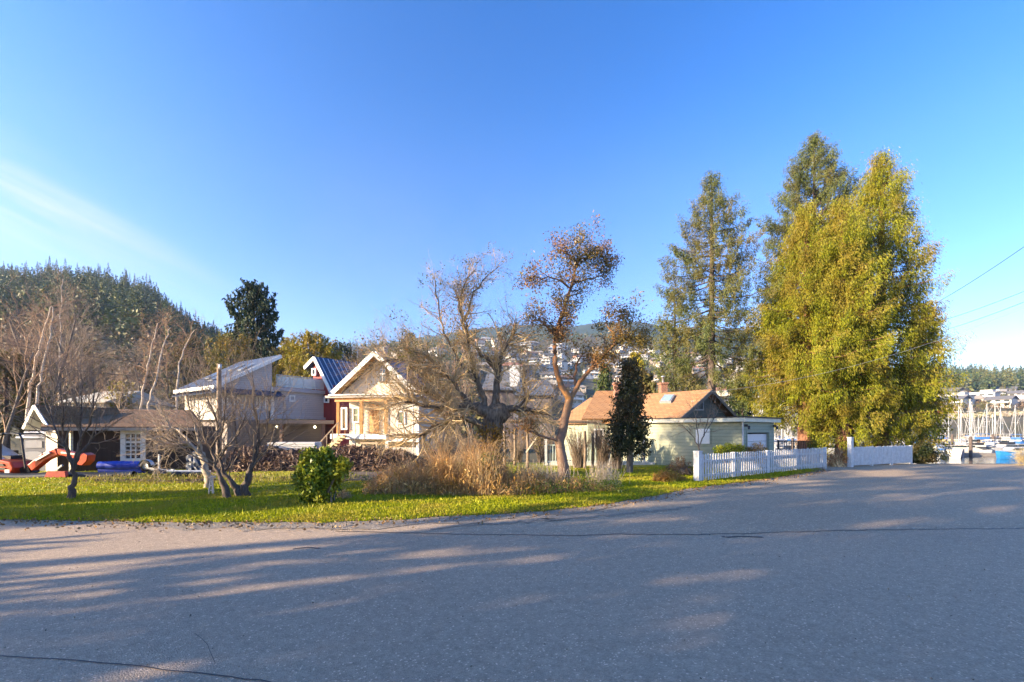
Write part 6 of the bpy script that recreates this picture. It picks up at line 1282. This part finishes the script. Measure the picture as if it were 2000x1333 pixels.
# ---------------------------------------------------------------- waterfront
def block(name, label, cat, px0, px1, ytop, ybase, d, dep, wm, rm, floors, cols, roof='hip', rh=3.0, glass=GLASS, balc=False):
    x0, x1 = X(px0, d), X(px1, d); zt, zb = P(0, ytop, d).z, P(0, ybase, d).z; r = thing(name, ((x0+x1)/2, d, zb), label, cat); w = x1-x0; cx = (x0+x1)/2
    MB().box((cx, d+dep/2, (zt+zb-6)/2), (w, dep, zt-zb+6)).build('wall', wm, r); e = w*.03+.6; mb = MB()
    if roof == 'flat': mb.box((cx, d+dep/2, zt+.3), (w+2*e, dep+2*e, .6))
    else:
        i = min(dep/2, w*.45)*.95; Q = [V3(x0-e, d-e, zt), V3(x1+e, d-e, zt), V3(x1-i, d+dep/2, zt+rh), V3(x0+i, d+dep/2, zt+rh)]; B_ = [V3(a.x, 2*(d+dep/2)-a.y, a.z) for a in Q]
        slab(mb, Q, .3); slab(mb, B_, .3); slab(mb, [Q[0], B_[0], Q[3]], .3); slab(mb, [Q[1], B_[1], Q[2]], .3)
    mb.build('roof', rm, r); fh = (zt-zb)/floors
    for f in range(floors):
        for k in range(cols):
            MB().box((x0+w*(k+.5)/cols, d-.05, zb+fh*(f+.52)), (w/cols*.62, .2, fh*.5)).build('window', glass, r)
        if balc: MB().box((cx, d-.9, zb+fh*f+.1), (w*.96, 1.6, .35)).build('balcony', WHITE, r)
    return r
TEAL = plain('teal_roof', (.02, .30, .28), .5, .12, .5, bmp=0); BLR = plain('slate_blue_roof', (.10, .18, .26), .6, .15, .5, bmp=0); RUST = plain('rust_wall', (.42, .17, .07), .7, .2, .5, bmp=0); BLK = plain('navy_wall', (.06, .09, .16), .6, .2, .5, bmp=0)
CRM = plain('cream_wall', (.44, .42, .38), .7, .12, .5, bmp=0); BRK = plain('brown_wall', (.16, .10, .08), .8, .2, .5, bmp=0)
block('teal_roof_building', 'long white building with bright turquoise roof at the far right above the marina', 'building', 1944, 2060, 808.5, 817, 352, 20, CRM, TEAL, 1, 11, rh=3)
block('teal_roof_building', 'small turquoise roofed block at the left end of the long turquoise roofed one', 'building', 1932, 1942, 807, 817, 350, 10, CRM, TEAL, 1, 2, rh=2.5)
block('pavilion', 'rust coloured low pavilion with slate blue roof on the right over the rocks', 'building', 1966, 2020, 836, 846, 338, 14, RUST, BLR, 1, 6, rh=2.6)
block('pavilion', 'rust coloured low pavilion with slate blue roof, left of the larger one', 'building', 1918, 1956, 834, 846, 340, 12, RUST, BLR, 1, 4, rh=2.4)
block('pavilion', 'smallest rust coloured pavilion, nearest the tall masts', 'building', 1900, 1914, 834, 846, 336, 8, RUST, BLR, 1, 2, rh=1.8)
block('apartment_block', 'navy and white waterfront block behind the tall mast', 'building', 1874, 1901, 805, 832, 350, 14, BLK, CRM, 3, 4, 'flat', balc=True)
block('apartment_block', 'white waterfront block with red awning roof beside the cedar', 'building', 1842, 1872, 806, 834, 346, 14, CRM, plain('red_roof', (.36, .06, .04), .6, .2), 2, 4, rh=2, balc=True)
block('apartment_block', 'grey flat roofed building behind the navy block', 'building', 1872, 1898, 788, 800, 385, 16, BRK, CRM, 1, 5, 'flat')
block('apartment_block', 'dark brown building between the navy block and the turquoise roof', 'building', 1908, 1934, 806, 828, 356, 14, BRK, CRM, 2, 4, 'flat')
block('condominium', 'grey waterfront condominium with balconies between the spruce and the cedars', 'building', 1436, 1498, 782, 842, 345, 16, plain('grey_stucco', (.42, .40, .40), .7, .1, .5, bmp=0), plain('grey_roof', (.24, .24, .24), .8, .15), 5, 7, rh=4.5, balc=True)
r = thing('green_cupola', tuple(P(1480, 778, 342)), 'green pyramid roofed turret on top of the grey condominium', 'turret'); c = P(1480, 772, 348)
MB().box((c.x, c.y, c.z-1), (7, 7, 4)).build('wall', CRM, r); mb = MB(); a = 5.5; mb.add([(c.x-a, c.y-a, c.z+1), (c.x+a, c.y-a, c.z+1), (c.x+a, c.y+a, c.z+1), (c.x-a, c.y+a, c.z+1), (c.x, c.y, c.z+4.6)], [(0, 1, 4), (1, 2, 4), (2, 3, 4), (3, 0, 4), (3, 2, 1, 0)]); mb.build('roof', plain('green_copper', (.10, .33, .16), .6, .15, 1, bmp=0), r)
block('shore_building', 'long low pale building behind the masts right of the garage', 'building', 1505, 1600, 812, 842, 350, 14, CRM, plain('grey_roof_b', (.22, .22, .23), .8), 2, 12, rh=3)
# green sign on the shore
r = thing('green_sign', tuple(P(1970, 845, 330)), 'bright green board on posts in front of the rust coloured pavilions', 'sign'); MB().box(tuple(P(1969, 838, 328)), (4.2, .2, 2.0)).build('sign_board', plain('green_board', (.02, .42, .2), .5), r)
for q in (1966, 1972): MB().bar(P(q, 850, 328.3), P(q, 836, 328.3), .2).build('post', WOOD_D, r)
# rocks of the far shore
rng = R(801); n = 5200; px = rng.uniform(1430, 2250, n); d = rng.uniform(318, 341, n); x = X(px, d); C = np.stack([x, d, zh(x, d)+rng.uniform(-.3, .9, n)], 1)
tag(MB().leaves(C, rng.normal(size=(n, 3)), rng.uniform(1.2, 3.6, n), rng.uniform(.5, 1.3, n), rng).build('shore_rocks', leafm('rocks', (.2, .17, .13), (.38, .33, .25), (.2, .2, .1), scale=.1, trans=0)), 'pale rocks heaped along the far shore', 'rocks', kind='stuff')

# ---------------------------------------------------------------- boats
def hull(mb, L, B, H_, dr=.3):
    n, m_ = 13, 7; V = []
    for i in range(n):
        u = i/(n-1); w = B/2*(math.sin(PI*min(1, .32+u*.68))**.75 if u < 1 else .02) if u < .999 else .02; sh = H_*(1+.28*u*u)
        for j in range(m_):
            v = j/(m_-1)*2-1; a = abs(v); yy = w*math.copysign(min(1, a*1.35)**.8, v); zz = -dr*(1-u*.5)+(sh+dr*(1-u*.5))*max(0, (a-.30)/.70)**.8; V.append((-L/2+L*u+(.06*L*max(0, a-.3) if u > .9 else 0), yy, zz))
    F_ = [(i*m_+j, (i+1)*m_+j, (i+1)*m_+j+1, i*m_+j+1) for i in range(n-1) for j in range(m_-1)]; F_.append(tuple(range(m_)))
    mb.add(V, F_, False); D = [(i*m_, (i+1)*m_, (i+1)*m_+m_-1, i*m_+m_-1) for i in range(n-1)]; Vd = [(x, y*.97, z-.05) for x, y, z in V]; mb.add(Vd, D); return mb
GEL = plain('white_gelcoat', (.38, .38, .38), .4, .1, 1, bmp=0); NAVY = plain('navy_hull', (.03, .06, .16), .3, .1, 1, bmp=0); BLUH = plain('bright_blue_hull', (.02, .16, .42), .3, .1, 1, bmp=0); CAN = plain('blue_canvas', (.03, .13, .38), .7, .2, 2); ALU = plain('mast_metal', (.42, .42, .42), .45, .1, 2, .1, 0); TANC = plain('tan_canvas', (.35, .25, .16), .8, .2, 2)
def sail_proto(hm, cm, txt, L=9.5):
    r = thing('sailboat', (0, 0, 0), txt, 'sailboat', 'sailing boats in the marina'); hull(MB(), L, 2.9, .95).build('hull', hm, r)
    mb = MB(); mb.prism([(-1.6, -.85, .9), (2.2, -.6, 1.0), (1.8, -.5, 1.45), (-1.4, -.75, 1.5)], (0, 0, .001)) if False else None
    k = MB(); k.prism([V3(-1.8, -.9, .9), V3(-1.5, -.85, 1.5), V3(1.6, -.7, 1.42), V3(2.5, -.6, .98)], (0, 1.6, 0)); k = k.build('cabin', GEL, r)
    MB().box((0, -.86, 1.25), (2.4, .2, .2)).build('window', GLASS, k)
    MB().tubes([([(.6, 0, .9), (.6, 0, 7), (.6, 0, 13.2)], [.13, .12, .09])], 8).build('mast', ALU, r)
    MB().tubes([([(.5, 0, 2.1), (-3.6, 0, 2.2)], [.07, .06])], 6).build('boom', ALU, r); MB().tubes([([(.5, 0, 2.4), (-1, 0, 2.45), (-3.5, 0, 2.35)], [.26, .22, .12])], 8).build('sail_cover', cm, r)
    mb = MB(); mb.tubes([([(.6, 0, 13), (L*.48, 0, 1.2)], [.05, .05]), ([(.6, 0, 13), (-L*.48, 0, 1)], [.035, .035]), ([(.6, 0, 13), (.6, 1.3, 1)], [.03, .03]), ([(.6, 0, 13), (.6, -1.3, 1)], [.03, .03]), ([(.6, -.9, 7.4), (.6, .9, 7.4)], [.05, .05])], 4); mb.build('rigging', ALU, r)
    mb = MB(); mb.box((-2.9, 0, 1.75), (1.5, 1.9, .08)); mb.bar((-3.5, -.9, .9), (-3.5, -.9, 1.75), .05); mb.bar((-3.5, .9, .9), (-3.5, .9, 1.75), .05); mb.build('dodger', cm, r); return kids(r), txt
def motor_proto(hm, cm, txt, L=8.5, fly=True):
    r = thing('motor_boat', (0, 0, 0), txt, 'motor boat', 'motor boats in the marina'); hull(MB(), L, 3.0, 1.25).build('hull', hm, r)
    k = MB(); k.prism([V3(-L*.28, -1.05, 1.15), V3(-L*.28, -1.0, 2.35), V3(L*.12, -.9, 2.35), V3(L*.2, -.95, 1.75), V3(L*.36, -.7, 1.5)], (0, 2.0, 0)); k = k.build('cabin', GEL, r)
    mb = MB(); mb.prism([V3(-L*.25, -1.08, 1.75), V3(-L*.25, -1.08, 2.2), V3(L*.09, -1.0, 2.2), V3(L*.15, -1.0, 1.8)], (0, 2.18, 0)); mb.build('window', GLASS, k)
    if fly: mb = MB(); mb.box((-L*.1, 0, 2.65), (L*.26, 1.7, .55)); mb.box((-L*.12, 0, 3.7), (L*.24, 1.8, .08)); [mb.bar((-L*.12+a, b, 2.8), (-L*.12+a, b, 3.7), .05) for a in (-.9, .9) for b in (-.8, .8)]; mb.build('flybridge', cm, r)
    mb = MB(); mb.box((-L*.38, 0, 1.9), (L*.2, 2.3, .07)); mb.box((-L*.47, 0, .9), (.4, .6, 1.1)); mb.build('stern_canopy', cm, r)
    mb = MB(); t = np.linspace(0, 1, 8)[:, None]; q = np.hstack([L*.1+t*L*.42, -1.2*(1-t**3), 1.95+t*.2]); mb.tubes([(q, np.full(8, .03)), (q*[1, -1, 1], np.full(8, .03))], 4); mb.build('bow_rail', ALU, r); return kids(r), txt
SBP = [sail_proto(GEL, CAN, 'white sailboat with blue sail cover'), sail_proto(NAVY, TANC, 'navy sailboat with tan sail cover'), sail_proto(GEL, GEL, 'all white sailboat')]
MBP = [motor_proto(GEL, CAN, 'white motor cruiser with blue canvas'), motor_proto(GEL, GEL, 'white motor cruiser with white top'), motor_proto(GEL, BLACKM, 'white motor cruiser with black canopy'), motor_proto(BLUH, GEL, 'bright blue hulled small boat', 6, False), motor_proto(NAVY, TANC, 'navy hulled motor boat with tan canopy', 7.5)]
BP = ['behind the left picket fence', 'right of the garage', 'under the cedars', 'just right of the cedars', 'in the middle of the right marina', 'left of the thick piling', 'right of the thick piling', 'at the far right edge']
def bwh(px): return BP[0] if px < 1535 else BP[2] if px < 1700 else BP[3] if px < 1870 else BP[5] if px < 1896 else BP[6] if px < 1930 else BP[4] if px < 1965 else BP[7]
def row(d): return 'nearest row' if d < 95 else 'second row' if d < 122 else 'third row' if d < 160 else 'farthest row'
ub = {}
def boat(pr, px, d, rz, sc=1.0):
    o, txt = pr; lb = txt+' '+bwh(px)+', '+row(d); x, y = xy(px, d)
    if o.name not in ub: ub[o.name] = 1; o.location = (x, y, WZ); o.rotation_euler = (0, 0, rz); o.scale = (sc,)*3; o['label'] = lb
    else: dup(o, (x, y, WZ), rz, sc, lb)
boat(MBP[3], 1979, 84, 3.0, .9); boat(MBP[0], 1846, 86, .3, .62); boat(MBP[1], 1866, 103, 2.5, .8); boat(MBP[2], 1905, 100, 1.2, .85); boat(MBP[4], 1924, 104, .8, .8); boat(MBP[1], 1938, 102, .5, .85); boat(MBP[2], 1962, 100, 3.3, .9); boat(MBP[0], 1988, 104, 3.1, .9)
rng = R(901)
for i, px in enumerate([1832, 1842, 1856, 1872, 1886, 1899, 1914, 1928, 1945, 1958, 1972, 1985, 1998, 2012]): boat(MBP[[1, 0, 2, 4, 1][i % 5]], px+rng.normal()*2, rng.uniform(118, 150), rng.choice([.9, 1.3, 2.3, 3.6])+rng.normal()*.2, rng.uniform(.9, 1.2))
for i, (px, d, s) in enumerate([(1857, 150, .9), (1868, 132, .93), (1872, 146, 1.0), (1893, 165, 1.25), (1897, 170, 1.2), (1912, 180, .85), (1931, 160, 1.1), (1938, 168, 1.2), (1942, 150, .8), (1953, 172, 1.05), (1957, 190, .85), (1985, 158, 1.05), (2005, 165, 1.0), (1848, 190, .9), (1921, 200, .9)]): boat(SBP[i % 3], px, d, rng.uniform(0, 6), s)
for i in range(44): boat(SBP[i % 3], rng.uniform(1440, 1655), rng.uniform(105, 215), rng.choice([.7, 2.4])+rng.normal()*.25, rng.uniform(.8, 1.15))
for i in range(30): boat(MBP[[0, 1, 2, 4][i % 4]], rng.uniform(1505, 1830), rng.uniform(88, 170), rng.uniform(0, 6), rng.uniform(.8, 1.2))
# floats and pilings
DOCK = plain('dock_planks', (.28, .24, .2), .85, .3, 1)
for k, (px0, px1, d) in enumerate(((1850, 2060, 93), (1840, 2060, 112), (1500, 1830, 100), (1440, 2060, 140), (1430, 2060, 185))):
    a, b = xy(px0, d), xy(px1, d); mb = MB(); mb.box(((a[0]+b[0])/2, d, WZ+.25), (b[0]-a[0], 1.8, .6)); tag(mb.build('floating_dock', DOCK), 'long low timber float between the %s of boats' % ['nearest and second rows at the right', 'second and third rows at the right', 'rows under the cedars', 'third and farthest rows', 'farthest rows'][k], 'dock', 'marina floats')
for k, (px, d, h) in enumerate(((1896, 92, 3.9), (1911, 99, 3.2), (1940, 128, 4), (1860, 126, 4), (1548, 98, 3.5), (1590, 98, 3.5), (1975, 128, 4))):
    x, y = xy(px, d); mb = MB(); mb.lathe([(.3, -3), (.28, h-.3), (.24, h), (0, h+.1)], (x, y, WZ), 12); tag(mb.build('piling', BARK_D), 'round dark timber piling '+['thick and nearest, right of middle', 'behind the nearest one', 'right of the navy hull', 'left in the right marina', 'behind the garage corner', 'under the cedars', 'near the far right'][k], 'piling', 'marina pilings')
